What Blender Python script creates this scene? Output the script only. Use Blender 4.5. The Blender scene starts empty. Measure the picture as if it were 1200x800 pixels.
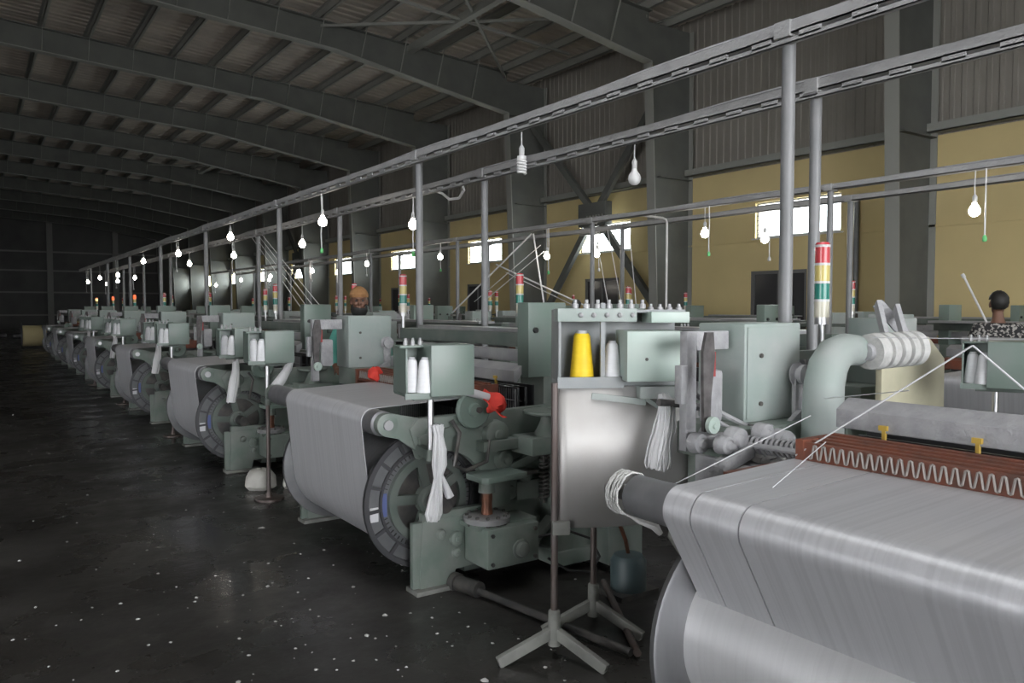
import bpy, bmesh, math, random
from mathutils import Vector, Matrix, Euler
random.seed(7)
C = bpy.context.scene.collection
PI = math.pi

# ------------------------------------------------------------------ camera
F = 920.0
TH = math.atan(635 / F); PH = math.atan(40 / F)
cam_d = bpy.data.cameras.new('camera'); cam_d.sensor_width = 36.0; cam_d.lens = F / 1200 * 36.0
cam_d.clip_start = 0.05; cam_d.clip_end = 300
cam = bpy.data.objects.new('camera', cam_d); C.objects.link(cam)
cam.location = (0, 0, 1.6); cam.rotation_euler = (PI / 2 - PH, 0, -TH)
bpy.context.scene.camera = cam

# ------------------------------------------------------------------ world, light, exposure
W = bpy.data.worlds.new('sky'); bpy.context.scene.world = W; W.use_nodes = True
bg = W.node_tree.nodes['Background']; bg.inputs[0].default_value = (0.95, 0.97, 1.0, 1); bg.inputs[1].default_value = 14.0
vs = bpy.context.scene.view_settings
vs.view_transform = 'Standard'; vs.look = 'None'; vs.exposure = -0.2; vs.gamma = 1.0; vs.use_curve_mapping = False

def area_light(name, loc, rot, sx, sy, watts, col):
    d = bpy.data.lights.new(name, 'AREA'); d.shape = 'RECTANGLE'; d.size = sx; d.size_y = sy
    d.energy = watts; d.color = col
    o = bpy.data.objects.new(name, d); C.objects.link(o); o.location = loc; o.rotation_euler = rot
    return o
# daylight coming in through the open loading door in the wall behind the camera
area_light('door_daylight', (1.6, -7.9, 2.5), (PI / 2, 0, 0), 8.6, 4.6, 380, (0.98, 0.985, 1.0))
# added fill light at an assumed door opening in the unseen long wall
area_light('side_fill_light', (-21.9, -3.0, 2.6), (0, -PI / 2, 0), 5.0, 9.6, 520, (0.98, 0.985, 1.0))
# added light panel under the closed roof, standing in for an assumed rooflight
area_light('overhead_light_panel', (1.2, 1.0, 8.90), (0, 0, 0), 2.0, 9.0, 330, (0.97, 0.985, 1.0))
# daylight through each high window of the yellow wall
WIN_Y = [-2.85 + 5.93 * k for k in range(0, 12)]           # window start positions along the wall
WIN_Y = [y for y in WIN_Y if abs(y - 3.08) > .5]
for y in WIN_Y:
    area_light('window_daylight', (14.3, y + 1.0, 3.47), (0, PI / 2, 0), 0.75, 2.0, 160, (0.98, 0.985, 1.0))

# ------------------------------------------------------------------ materials
def mat(name, col, rough=0.5, metal=0.0, col2=None, scale=6.0, mixlo=0.35, mixhi=0.7, bump=0.0, bscale=None, stretch=None,
        emit=None, estr=0.0, rough2=None, trans=0.0, spec=0.5, detail=5.0):
    m = bpy.data.materials.new(name); m.use_nodes = True
    nt = m.node_tree; b = nt.nodes['Principled BSDF']
    b.inputs['Base Color'].default_value = (*col, 1); b.inputs['Roughness'].default_value = rough
    b.inputs['Metallic'].default_value = metal; b.inputs['Specular IOR Level'].default_value = spec
    if trans: b.inputs['Transmission Weight'].default_value = trans
    if emit: b.inputs['Emission Color'].default_value = (*emit, 1); b.inputs['Emission Strength'].default_value = estr
    if col2 or bump or rough2 is not None:
        tc = nt.nodes.new('ShaderNodeTexCoord'); mp = nt.nodes.new('ShaderNodeMapping')
        nt.links.new(tc.outputs['Object'], mp.inputs[0])
        if stretch: mp.inputs['Scale'].default_value = stretch
        n = nt.nodes.new('ShaderNodeTexNoise'); n.inputs['Scale'].default_value = scale; n.inputs['Detail'].default_value = detail
        nt.links.new(mp.outputs[0], n.inputs[0])
        rp = nt.nodes.new('ShaderNodeMapRange'); rp.inputs[1].default_value = mixlo; rp.inputs[2].default_value = mixhi
        nt.links.new(n.outputs[0], rp.inputs[0])
        if col2:
            mx = nt.nodes.new('ShaderNodeMix'); mx.data_type = 'RGBA'
            mx.inputs[6].default_value = (*col, 1); mx.inputs[7].default_value = (*col2, 1)
            nt.links.new(rp.outputs[0], mx.inputs[0]); nt.links.new(mx.outputs[2], b.inputs['Base Color'])
        if rough2 is not None:
            r2 = nt.nodes.new('ShaderNodeMapRange'); r2.inputs[3].default_value = rough; r2.inputs[4].default_value = rough2
            nt.links.new(rp.outputs[0], r2.inputs[0]); nt.links.new(r2.outputs[0], b.inputs['Roughness'])
        if bump:
            n2 = n
            if bscale:
                n2 = nt.nodes.new('ShaderNodeTexNoise'); n2.inputs['Scale'].default_value = bscale; n2.inputs['Detail'].default_value = 6
                nt.links.new(mp.outputs[0], n2.inputs[0])
            bp = nt.nodes.new('ShaderNodeBump'); bp.inputs['Strength'].default_value = bump; bp.inputs['Distance'].default_value = 0.02
            nt.links.new(n2.outputs[0], bp.inputs['Height']); nt.links.new(bp.outputs[0], b.inputs['Normal'])
    return m
M = {}
M['green'] = mat('machine green', (0.15, 0.19, 0.165), 0.5, col2=(0.21, 0.23, 0.21), scale=7, bump=0.1, bscale=30)
M['green_dusty'] = mat('dusty green', (0.28, 0.335, 0.31), 0.55, col2=(0.35, 0.37, 0.36), scale=5, bump=0.1, bscale=25)
M['green_light'] = mat('pale green', (0.36, 0.46, 0.41), 0.4, col2=(0.40, 0.47, 0.43), scale=4)
M['green_box'] = mat('box green', (0.155, 0.21, 0.18), 0.4, col2=(0.18, 0.215, 0.195), scale=5)
M['green_dark'] = mat('dark green', (0.09, 0.115, 0.10), 0.5, col2=(0.14, 0.155, 0.14), scale=6)
M['iron'] = mat('greasy iron', (0.07, 0.07, 0.07), 0.45, 0.5, col2=(0.14, 0.13, 0.12), scale=9)
M['black'] = mat('black', (0.02, 0.02, 0.02), 0.5)
M['grey_metal'] = mat('grey metal', (0.30, 0.30, 0.31), 0.45, 0.3, col2=(0.38, 0.38, 0.38), scale=8)
M['dusty_grey'] = mat('dusty grey', (0.38, 0.38, 0.39), 0.8, col2=(0.28, 0.28, 0.29), scale=12, bump=0.3, bscale=60)
M['chrome'] = mat('chrome', (0.55, 0.55, 0.56), 0.36, 1.0)
M['roller'] = mat('steel roller', (0.25, 0.25, 0.26), 0.38, 0.5, col2=(0.19, 0.19, 0.20), scale=10)
M['alu'] = mat('brushed aluminium', (0.36, 0.36, 0.37), 0.36, 0.9, col2=(0.24, 0.24, 0.25), scale=5, rough2=0.5, stretch=(1, 1, 0.3))
M['stainless'] = mat('stainless sheet', (0.60, 0.59, 0.58), 0.5, 0.6, col2=(0.52, 0.50, 0.48), scale=3, rough2=0.62, bump=0.1, bscale=2.5)
M['flange'] = mat('flange grey', (0.12, 0.125, 0.13), 0.5, 0.2, col2=(0.165, 0.165, 0.17), scale=8)
M['flange_edge'] = mat('flange dark edge', (0.07, 0.07, 0.075), 0.45, 0.4)
M['hub_green'] = mat('hub green', (0.10, 0.125, 0.11), 0.5, col2=(0.14, 0.155, 0.14), scale=8)
M['copper'] = mat('rusty copper', (0.25, 0.10, 0.06), 0.4, 0.6, col2=(0.12, 0.07, 0.05), scale=15)
M['rust_pole'] = mat('rusty pole', (0.16, 0.14, 0.135), 0.45, 0.5, col2=(0.09, 0.06, 0.05), scale=6, stretch=(1, 1, 0.4))
M['cast_cream'] = mat('pale cast foot', (0.23, 0.235, 0.215), 0.6, col2=(0.15, 0.15, 0.14), scale=9)
M['cream'] = mat('cream panel', (0.55, 0.52, 0.38), 0.5, col2=(0.42, 0.40, 0.29), scale=4)
M['redbrown'] = mat('red brown bar', (0.20, 0.062, 0.035), 0.55, col2=(0.11, 0.05, 0.035), scale=12)
M['wire'] = mat('wire loops', (0.30, 0.27, 0.25), 0.5, 0.2)
M['blackish'] = mat('heald dark', (0.035, 0.035, 0.037), 0.5)
M['heald'] = mat('heald steel', (0.10, 0.10, 0.105), 0.35, 0.6)
M['yarn_white'] = mat('white yarn', (0.66, 0.66, 0.67), 0.7, col2=(0.56, 0.56, 0.57), scale=30, stretch=(1, 1, 0.1), bump=0.2)
M['lint'] = mat('lint', (0.52, 0.515, 0.50), 0.95, col2=(0.40, 0.40, 0.39), scale=30, bump=0.4)
M['cone_white'] = mat('white cone yarn', (0.72, 0.72, 0.74), 0.6, col2=(0.66, 0.66, 0.68), scale=60, stretch=(.2, .2, 1), bump=0.1)
M['cone_yellow'] = mat('yellow cone yarn', (0.85, 0.60, 0.02), 0.55, col2=(0.78, 0.52, 0.015), scale=60, stretch=(.2, .2, 1), bump=0.1)
M['tube_paper'] = mat('paper tube', (0.5, 0.5, 0.52), 0.6)
M['red_cloth'] = mat('red cloth', (0.75, 0.06, 0.04), 0.8, col2=(0.6, 0.04, 0.03), scale=20)
M['yellow_clip'] = mat('yellow clip', (0.50, 0.33, 0.06), 0.5)
M['strap'] = mat('dark strap', (0.06, 0.055, 0.055), 0.7, col2=(0.12, 0.11, 0.11), scale=20)
M['red_tape'] = mat('red tape', (0.30, 0.05, 0.05), 0.7)
M['trunk'] = mat('dusty tray', (0.36, 0.36, 0.365), 0.6, 0.1, col2=(0.44, 0.44, 0.44), scale=5, bump=0.3, bscale=40)
M['post'] = mat('painted post', (0.19, 0.195, 0.20), 0.5, 0.1, col2=(0.24, 0.24, 0.245), scale=4)
M['conduit'] = mat('conduit white', (0.6, 0.6, 0.6), 0.5)
M['cord'] = mat('white cord', (0.72, 0.72, 0.72), 0.6)
M['green_knob'] = mat('green knob', (0.15, 0.55, 0.2), 0.5)
M['bulb_lit'] = mat('lit bulb', (0.9, 0.9, 0.9), 0.4, emit=(1.0, 0.92, 0.80), estr=60.0)
M['bulb_off'] = mat('unlit bulb', (0.74, 0.74, 0.74), 0.3)
M['socket'] = mat('lamp socket', (0.55, 0.55, 0.55), 0.5)
M['lens_red'] = mat('red lens', (0.50, 0.06, 0.07), 0.25)
M['lens_yellow'] = mat('yellow lens', (0.55, 0.45, 0.16), 0.25)
M['lens_green'] = mat('green lens', (0.03, 0.20, 0.16), 0.25)
M['lens_clear'] = mat('clear lens', (0.58, 0.56, 0.46), 0.25)
M['lens_lit_red'] = mat('lit red lens', (0.6, 0.1, 0.05), 0.3, emit=(1.0, 0.16, 0.04), estr=1.6)
M['lens_lit_amber'] = mat('lit amber lens', (0.8, 0.6, 0.3), 0.3, emit=(1.0, 0.62, 0.25), estr=2.2)
M['steel_dark'] = mat('portal steel', (0.15, 0.155, 0.143), 0.85, col2=(0.125, 0.13, 0.122), scale=2, spec=0.15)
M['steel_flange'] = mat('portal flange steel', (0.30, 0.305, 0.28), 0.5)
M['roofsheet'] = mat('roof sheet', (0.52, 0.47, 0.41), 0.7, col2=(0.40, 0.36, 0.32), scale=1.2)
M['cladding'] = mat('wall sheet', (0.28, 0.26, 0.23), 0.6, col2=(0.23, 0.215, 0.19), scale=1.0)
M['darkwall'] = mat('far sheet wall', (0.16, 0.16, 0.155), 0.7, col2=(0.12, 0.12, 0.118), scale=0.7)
M['yellow_wall'] = mat('yellow plaster', (0.66, 0.535, 0.27), 0.85, col2=(0.60, 0.485, 0.25), scale=0.9, bump=0.1, bscale=12)
M['white_frame'] = mat('window frame', (0.55, 0.55, 0.53), 0.5)
M['dark_frame'] = mat('dark frame', (0.13, 0.13, 0.13), 0.5)
M['dark_glass'] = mat('dark glass', (0.05, 0.05, 0.052), 0.12)
M['yard'] = mat('yard concrete', (0.35, 0.34, 0.32), 0.9)
M['skin'] = mat('skin', (0.17, 0.085, 0.055), 0.55)
M['hair'] = mat('black hair', (0.012, 0.011, 0.01), 0.6)
M['cap'] = mat('tan knit cap', (0.33, 0.17, 0.07), 0.85, col2=(0.26, 0.13, 0.05), scale=40, bump=0.3)
M['teal'] = mat('teal shirt', (0.10, 0.35, 0.29), 0.8)
M['trousers'] = mat('dark trousers', (0.04, 0.04, 0.05), 0.8)
M['camo'] = mat('black and grey print shirt', (0.02, 0.02, 0.022), 0.8, col2=(0.36, 0.345, 0.32), scale=38, mixlo=0.52, mixhi=0.58, detail=2.0)
M['paper_white'] = mat('white sticker', (0.62, 0.62, 0.64), 0.6)
M['paper_blue'] = mat('blue sticker', (0.10, 0.13, 0.30), 0.6)
M['pump_blue'] = mat('blue grey pump', (0.055, 0.08, 0.085), 0.5)
M['sack'] = mat('white sack', (0.55, 0.54, 0.50), 0.85, col2=(0.42, 0.41, 0.38), scale=8, bump=0.3)
M['carton'] = mat('buff yarn', (0.42, 0.36, 0.20), 0.8)
M['cotton_buff'] = mat('buff cloth', (0.40, 0.36, 0.27), 0.85)

def glass_mat():
    m = bpy.data.materials.new('window glass'); m.use_nodes = True; nt = m.node_tree
    for n in list(nt.nodes):
        if n.type != 'OUTPUT_MATERIAL': nt.nodes.remove(n)
    out = nt.nodes[0]; t = nt.nodes.new('ShaderNodeBsdfTransparent'); g = nt.nodes.new('ShaderNodeBsdfGlossy')
    t.inputs[0].default_value = (0.9, 0.93, 0.93, 1); g.inputs['Roughness'].default_value = 0.05
    mx = nt.nodes.new('ShaderNodeMixShader'); mx.inputs[0].default_value = 0.05
    nt.links.new(t.outputs[0], mx.inputs[1]); nt.links.new(g.outputs[0], mx.inputs[2])
    nt.links.new(mx.outputs[0], out.inputs[0]); return m
M['glass'] = glass_mat()

def floor_mat():
    m = bpy.data.materials.new('oily black floor'); m.use_nodes = True; nt = m.node_tree; b = nt.nodes['Principled BSDF']
    tc = nt.nodes.new('ShaderNodeTexCoord')
    def noise(s, d=6):
        n = nt.nodes.new('ShaderNodeTexNoise'); n.inputs['Scale'].default_value = s; n.inputs['Detail'].default_value = d
        n.inputs['Roughness'].default_value = 0.62
        nt.links.new(tc.outputs['Object'], n.inputs[0]); return n
    def rng(n, a, c, lo, hi):
        r = nt.nodes.new('ShaderNodeMapRange'); r.inputs[1].default_value = a; r.inputs[2].default_value = c
        r.inputs[3].default_value = lo; r.inputs[4].default_value = hi; nt.links.new(n.outputs[0], r.inputs[0]); return r
    big = noise(0.8); fine = noise(3.5)
    mx = nt.nodes.new('ShaderNodeMix'); mx.data_type = 'RGBA'
    mx.inputs[6].default_value = (0.022, 0.0205, 0.019, 1); mx.inputs[7].default_value = (0.050, 0.047, 0.043, 1)
    nt.links.new(rng(big, 0.42, 0.68, 0, 1).outputs[0], mx.inputs[0])
    mx2 = nt.nodes.new('ShaderNodeMix'); mx2.data_type = 'RGBA'; mx2.inputs[7].default_value = (0.09, 0.086, 0.08, 1)
    nt.links.new(mx.outputs[2], mx2.inputs[6]); nt.links.new(rng(fine, 0.60, 0.78, 0, 0.7).outputs[0], mx2.inputs[0])
    nt.links.new(mx2.outputs[2], b.inputs['Base Color'])
    nt.links.new(rng(noise(1.3), 0.38, 0.62, 0.16, 0.5).outputs[0], b.inputs['Roughness'])
    bp = nt.nodes.new('ShaderNodeBump'); bp.inputs['Strength'].default_value = 0.12; bp.inputs['Distance'].default_value = 0.02
    nt.links.new(noise(14).outputs[0], bp.inputs['Height']); nt.links.new(bp.outputs[0], b.inputs['Normal'])
    return m
M['floor'] = floor_mat()

def sheet_mat(name='warp sheet', c1=(0.54, 0.54, 0.56), c2=(0.48, 0.48, 0.50)):
    # parallel warp threads: fine streaks across the width (object y), sheen of smooth yarn
    m = bpy.data.materials.new(name); m.use_nodes = True; nt = m.node_tree; b = nt.nodes['Principled BSDF']
    tc = nt.nodes.new('ShaderNodeTexCoord')
    def streak(sx, sy, sz, s):
        mp = nt.nodes.new('ShaderNodeMapping'); mp.inputs['Scale'].default_value = (sx, sy, sz)
        nt.links.new(tc.outputs['Object'], mp.inputs[0])
        n = nt.nodes.new('ShaderNodeTexNoise'); n.inputs['Scale'].default_value = s; n.inputs['Detail'].default_value = 3
        nt.links.new(mp.outputs[0], n.inputs[0]); return n
    a = streak(0.5, 45, 0.5, 1.6); f = streak(0.3, 260, 0.3, 1.5)
    r = nt.nodes.new('ShaderNodeMapRange'); r.inputs[1].default_value = 0.42; r.inputs[2].default_value = 0.66
    nt.links.new(a.outputs[0], r.inputs[0])
    mx = nt.nodes.new('ShaderNodeMix'); mx.data_type = 'RGBA'; mx.inputs[6].default_value = (*c1, 1); mx.inputs[7].default_value = (*c2, 1)
    nt.links.new(r.outputs[0], mx.inputs[0]); nt.links.new(mx.outputs[2], b.inputs['Base Color'])
    b.inputs['Roughness'].default_value = 0.40; b.inputs['Specular IOR Level'].default_value = 0.9
    b.inputs['Metallic'].default_value = 0.30; b.inputs['Roughness'].default_value = 0.45; b.inputs['Anisotropic'].default_value = 0.75           # smooth parallel yarns: sheen runs along the threads
    tg = nt.nodes.new('ShaderNodeCombineXYZ'); tg.inputs[1].default_value = 1.0; nt.links.new(tg.outputs[0], b.inputs['Tangent'])
    bp = nt.nodes.new('ShaderNodeBump'); bp.inputs['Strength'].default_value = 0.25; bp.inputs['Distance'].default_value = 0.004
    nt.links.new(f.outputs[0], bp.inputs['Height']); nt.links.new(bp.outputs[0], b.inputs['Normal'])
    return m
M['sheet'] = sheet_mat()

M['creel_grey'] = mat('creel grey', (0.22, 0.235, 0.24), 0.5, 0.1, col2=(0.27, 0.28, 0.28), scale=6)
M['beam_yarn'] = sheet_mat('beam yarn', (0.56, 0.56, 0.57), (0.53, 0.53, 0.54))

# ------------------------------------------------------------------ mesh helpers
OFF = Vector((0, 0, 0))
def perp(d):
    d = d.normalized(); a = Vector((0, 0, 1)) if abs(d.z) < 0.9 else Vector((1, 0, 0))
    u = d.cross(a).normalized(); return u, d.cross(u).normalized()
class MB:
    def __init__(s): s.v = []; s.f = []; s.mi = []; s.cur = 0
    def m(s, i): s.cur = i; return s
    def add(s, vs, fs):
        n = len(s.v); s.v += [tuple(x) for x in vs]
        for f in fs: s.f.append(tuple(i + n for i in f)); s.mi.append(s.cur)
        return s
    def box(s, x0, x1, y0, y1, z0, z1):
        vs = [(x, y, z) for z in (z0, z1) for y in (y0, y1) for x in (x0, x1)]
        return s.add(vs, [(0, 2, 3, 1), (4, 5, 7, 6), (0, 1, 5, 4), (2, 6, 7, 3), (0, 4, 6, 2), (1, 3, 7, 5)])
    def bar(s, p, q, w, h=None, up=None):
        p, q = Vector(p), Vector(q); h = h or w; d = (q - p)
        if up: 
            u = d.cross(Vector(up)).normalized(); v = u.cross(d).normalized()
        else:
            u, v = perp(d)
        vs = [e + u * a * w / 2 + v * b * h / 2 for e in (p, q) for a, b in ((-1, -1), (1, -1), (1, 1), (-1, 1))]
        return s.add(vs, [(3, 2, 1, 0), (4, 5, 6, 7), (0, 1, 5, 4), (1, 2, 6, 5), (2, 3, 7, 6), (3, 0, 4, 7)])
    def lathe(s, p, d, prof, n=20):
        # prof: (distance along d, radius); closed with caps when the end radius is > 0
        p, d = Vector(p), Vector(d).normalized(); u, v = perp(d); vs = []; fs = []
        for t, r in prof:
            for k in range(n):
                a = 2 * PI * k / n; vs.append(p + d * t + (u * math.cos(a) + v * math.sin(a)) * r)
        for i in range(len(prof) - 1):
            for k in range(n):
                k2 = (k + 1) % n; fs.append((i * n + k, i * n + k2, (i + 1) * n + k2, (i + 1) * n + k))
        if prof[0][1] > 1e-5: fs.append(tuple(range(n - 1, -1, -1)))
        if prof[-1][1] > 1e-5: fs.append(tuple((len(prof) - 1) * n + k for k in range(n)))
        return s.add(vs, fs)
    def cyl(s, p, q, r, r2=None, n=16):
        p, q = Vector(p), Vector(q); return s.lathe(p, q - p, [(0, r), ((q - p).length, r if r2 is None else r2)], n)
    def ring(s, p, d, r0, r1, t, n=40):
        # flat annulus of thickness t centred at p, axis d
        return s.lathe_loop(p, d, [(0, r0), (0, r1), (t, r1), (t, r0)], n)
    def lathe_loop(s, p, d, prof, n=32):
        p, d = Vector(p), Vector(d).normalized(); u, v = perp(d); vs = []; fs = []; m = len(prof)
        for t, r in prof:
            for k in range(n):
                a = 2 * PI * k / n; vs.append(p + d * t + (u * math.cos(a) + v * math.sin(a)) * r)
        for i in range(m):
            j = (i + 1) % m
            for k in range(n):
                k2 = (k + 1) % n; fs.append((i * n + k, i * n + k2, j * n + k2, j * n + k))
        return s.add(vs, fs)
    def tube(s, pts, r, n=8, radii=None):
        pts = [Vector(p) for p in pts]; vs = []; fs = []; u = None
        for i, p in enumerate(pts):
            t = (pts[min(i + 1, len(pts) - 1)] - pts[max(i - 1, 0)]).normalized()
            if u is None: u, _ = perp(t)
            u = (u - t * u.dot(t)).normalized(); w = t.cross(u); rr = radii[i] if radii else r
            for k in range(n):
                a = 2 * PI * k / n; vs.append(p + (u * math.cos(a) + w * math.sin(a)) * rr)
        for i in range(len(pts) - 1):
            for k in range(n):
                k2 = (k + 1) % n; fs.append((i * n + k, i * n + k2, (i + 1) * n + k2, (i + 1) * n + k))
        fs.append(tuple(range(n - 1, -1, -1))); fs.append(tuple((len(pts) - 1) * n + k for k in range(n)))
        return s.add(vs, fs)
    def prism(s, poly, axis, a0, a1):
        # poly: 2D points; axis 'y': (x,z) -> extruded along y;  'x': (y,z);  'z': (x,y)
        def P(p, a): return (p[0], a, p[1]) if axis == 'y' else (a, p[0], p[1]) if axis == 'x' else (p[0], p[1], a)
        n = len(poly); vs = [P(p, a0) for p in poly] + [P(p, a1) for p in poly]
        fs = [tuple(range(n)), tuple(range(2 * n - 1, n - 1, -1))]
        for k in range(n): fs.append((k, n + k, n + (k + 1) % n, (k + 1) % n))
        return s.add(vs, fs)
    def strip(s, prof, y0, y1, t=0.004):
        # sheet following a profile of (x,z) points, extruded along y, given a small thickness
        n = len(prof); P = [Vector((a, 0, b)) for a, b in prof]; off = []
        for i in range(n):
            d = (P[min(i + 1, n - 1)] - P[max(i - 1, 0)]).normalized(); off.append(P[i] - Vector((-d.z, 0, d.x)) * t)
        vs = []
        for y in (y0, y1):
            vs += [(p.x, y, p.z) for p in P]; vs += [(p.x, y, p.z) for p in off]
        fs = []
        for i in range(n - 1):
            fs += [(i, i + 1, 2 * n + i + 1, 2 * n + i), (n + i, 3 * n + i, 3 * n + i + 1, n + i + 1),
                   (i, n + i, n + i + 1, i + 1), (2 * n + i, 2 * n + i + 1, 3 * n + i + 1, 3 * n + i)]
        fs += [(0, 2 * n, 3 * n, n), (n - 1, 2 * n - 1, 4 * n - 1, 3 * n - 1)]
        return s.add(vs, fs)
    def mesh(s, name, mats, bevel=0.0, smooth=40, rnd=0.0):
        me = bpy.data.meshes.new(name)
        vv = [(x - OFF.x, y - OFF.y, z - OFF.z) for x, y, z in s.v]
        if rnd: vv = [(x + random.uniform(-rnd, rnd), y + random.uniform(-rnd, rnd), z + random.uniform(-rnd, rnd)) for x, y, z in vv]
        me.from_pydata(vv, [], s.f)
        if not isinstance(mats, (list, tuple)): mats = [mats]
        for m in mats: me.materials.append(M[m])
        if len(mats) > 1: me.polygons.foreach_set('material_index', s.mi)
        bm = bmesh.new(); bm.from_mesh(me)
        bmesh.ops.recalc_face_normals(bm, faces=bm.faces)
        if bevel: bmesh.ops.bevel(bm, geom=[e for e in bm.edges if len(e.link_faces) == 2 and e.calc_face_angle(0) > 0.6], offset=bevel, segments=2, profile=0.6, affect='EDGES', clamp_overlap=True)
        bm.to_mesh(me); bm.free()
        me.polygons.foreach_set('use_smooth', [True] * len(me.polygons)); me.set_sharp_from_angle(angle=math.radians(smooth))
        return me
    def build(s, name, mats, parent=None, bevel=0.0, smooth=40, rnd=0.0, kind=None):
        o = bpy.data.objects.new(name, s.mesh(name, mats, bevel, smooth, rnd)); C.objects.link(o)
        if parent: o.parent = parent
        if kind: o['kind'] = kind
        return o
def tag(o, label, cat, group=None):
    o['label'] = label; o['category'] = cat
    if group: o['group'] = group
    return o
def thing(name, label, cat, loc=(0, 0, 0), rz=0, group=None):
    o = bpy.data.objects.new(name, None); C.objects.link(o); o.empty_display_size = 0.1
    o.location = loc; o.rotation_euler = (0, 0, rz); return tag(o, label, cat, group)
def struct(o): o['kind'] = 'structure'; return o
KIDS = {}
def kids(o):
    return list(o.children)
def copy_tree(o, parent=None, skip=()):
    c = o.copy(); C.objects.link(c)
    if parent: c.parent = parent
    for ch in kids(o):
        if ch.name.split('.')[0] not in skip: copy_tree(ch, c, skip)
    return c
def helix(p, d, r, turns, L, n=12):
    p, d = Vector(p), Vector(d).normalized(); u, v = perp(d)
    return [p + d * (L * i / (turns * n)) + (u * math.cos(2 * PI * i / n) + v * math.sin(2 * PI * i / n)) * r for i in range(int(turns * n) + 1)]
def arc(cx, cz, r, a0, a1, n):
    return [(cx + r * math.cos(math.radians(a0 + (a1 - a0) * i / n)), cz + r * math.sin(math.radians(a0 + (a1 - a0) * i / n))) for i in range(n + 1)]

# ================================================================== BUILDING
X0, X1, Y0, Y1 = -22.0, 14.0, -8.0, 72.0
COLY = [7.3 + 5.65 * k for k in range(-2, 12)]
XR = -4.0                                                  # ridge
XK = 12.65                                                 # inner face of the columns
def ztop(x): return 8.2 + 0.065 * ((XK - x) if x >= XR else (XK - 2 * XR + x))
def zbot(x):
    xx = x if x >= XR else 2 * XR - x
    if xx > 7.5: return 7.08 + (ztop(7.5) - 0.62 - 7.08) * (XK - xx) / (XK - 7.5)
    return ztop(x) - 0.62
struct(MB().box(X0 - .3, X1 + .3, Y0, Y1 + .3, -0.2, 0).build('floor', 'floor'))
struct(MB().box(X0 - 30, X1 + 40, Y0 - 60, Y1 + 60, -0.4, -0.2).build('ground_outside', 'yard'))

# --- yellow wall with its high windows and low dark windows
ZS, ZH, ZY = 3.08, 3.84, 4.6
LOW = [(9.75, 11.15), (15.36, 16.75), (21.7, 23.0), (27.5, 28.9)]
wr = MB()
wr.box(X1, X1 + .24, Y0, Y1, 0, 1.15); 
y = Y0
for a, b in LOW:
    wr.box(X1, X1 + .24, y, a, 1.15, 2.38); y = b
wr.box(X1, X1 + .24, y, Y1, 1.15, 2.38)
wr.box(X1, X1 + .24, Y0, Y1, 2.38, ZS)
y = Y0
for a in WIN_Y:
    wr.box(X1, X1 + .24, y, a, ZS, ZH); y = a + 2.03
wr.box(X1, X1 + .24, y, Y1, ZS, ZH)
wr.box(X1, X1 + .24, Y0, Y1, ZH, ZY)
wall_r = struct(wr.build('wall_right', 'yellow_wall'))
MB().box(X1 - .03, X1, Y0, Y1, ZS - .07, ZS - .03).build('sill_band', 'yellow_wall', wall_r)
for i, a in enumerate(WIN_Y):
    f = MB()
    f.box(X1 + .06, X1 + .12, a, a + .05, ZS, ZH).box(X1 + .06, X1 + .12, a + 1.98, a + 2.03, ZS, ZH)
    f.box(X1 + .06, X1 + .12, a + .05, a + 1.98, ZS, ZS + .04).box(X1 + .06, X1 + .12, a + .05, a + 1.98, ZH - .04, ZH)
    f.box(X1 + .07, X1 + .11, a + .05, a + 1.98, 3.66, 3.69)
    for q in (.67, 1.33): f.box(X1 + .07, X1 + .11, a + q, a + q + .025, ZS, ZH)
    w = struct(f.build('window_%d' % (i + 1), 'white_frame'))
    MB().box(X1 + .085, X1 + .09, a + .05, a + 1.98, ZS + .04, ZH - .04).build('pane', 'glass', w)
    MB().box(X1 - .05, X1 + .06, a - .06, a + 2.09, ZS - .03, ZS).build('sill', 'white_frame', w)
    lv = MB()
    for q in range(7): lv.bar((X1 + .02, a + 1.86, ZS + .08 + q * .1), (X1 + .02, a + 1.99, ZS + .08 + q * .1), .02, .012)
    lv.build('security_bars', 'dark_frame', w)
for i, (a, b) in enumerate(LOW):
    f = MB(); x = X1 + .02
    f.box(x, x + .08, a, a + .07, 1.15, 2.38).box(x, x + .08, b - .07, b, 1.15, 2.38).box(x, x + .08, a + .07, b - .07, 2.31, 2.38).box(x, x + .08, a + .07, b - .07, 1.15, 1.22)
    m_ = (a + b) / 2; f.box(x + .01, x + .07, m_ - .03, m_ + .03, 1.22, 2.31)
    w = struct(f.build('window_%d' % (len(WIN_Y) + 1 + i), 'dark_frame'))
    for p0, p1 in ((a + .07, m_ - .03), (m_ + .03, b - .07)):
        MB().box(x + .04, x + .05, p0, p1, 1.22, 2.31).build('pane', 'dark_glass', w)
    MB().box(X1 + .20, X1 + .22, a, b, 1.15, 2.38).build('shutter_panel', 'dark_frame', w)
    MB().bar((X1 + .16, a + .2, 1.3), (X1 + .16, a + .62, 2.2), .16, .02).bar((X1 + .15, b - .2, 1.3), (X1 + .15, b - .55, 2.3), .1, .02).build('folded_curtain', 'cotton_buff', w)
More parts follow.
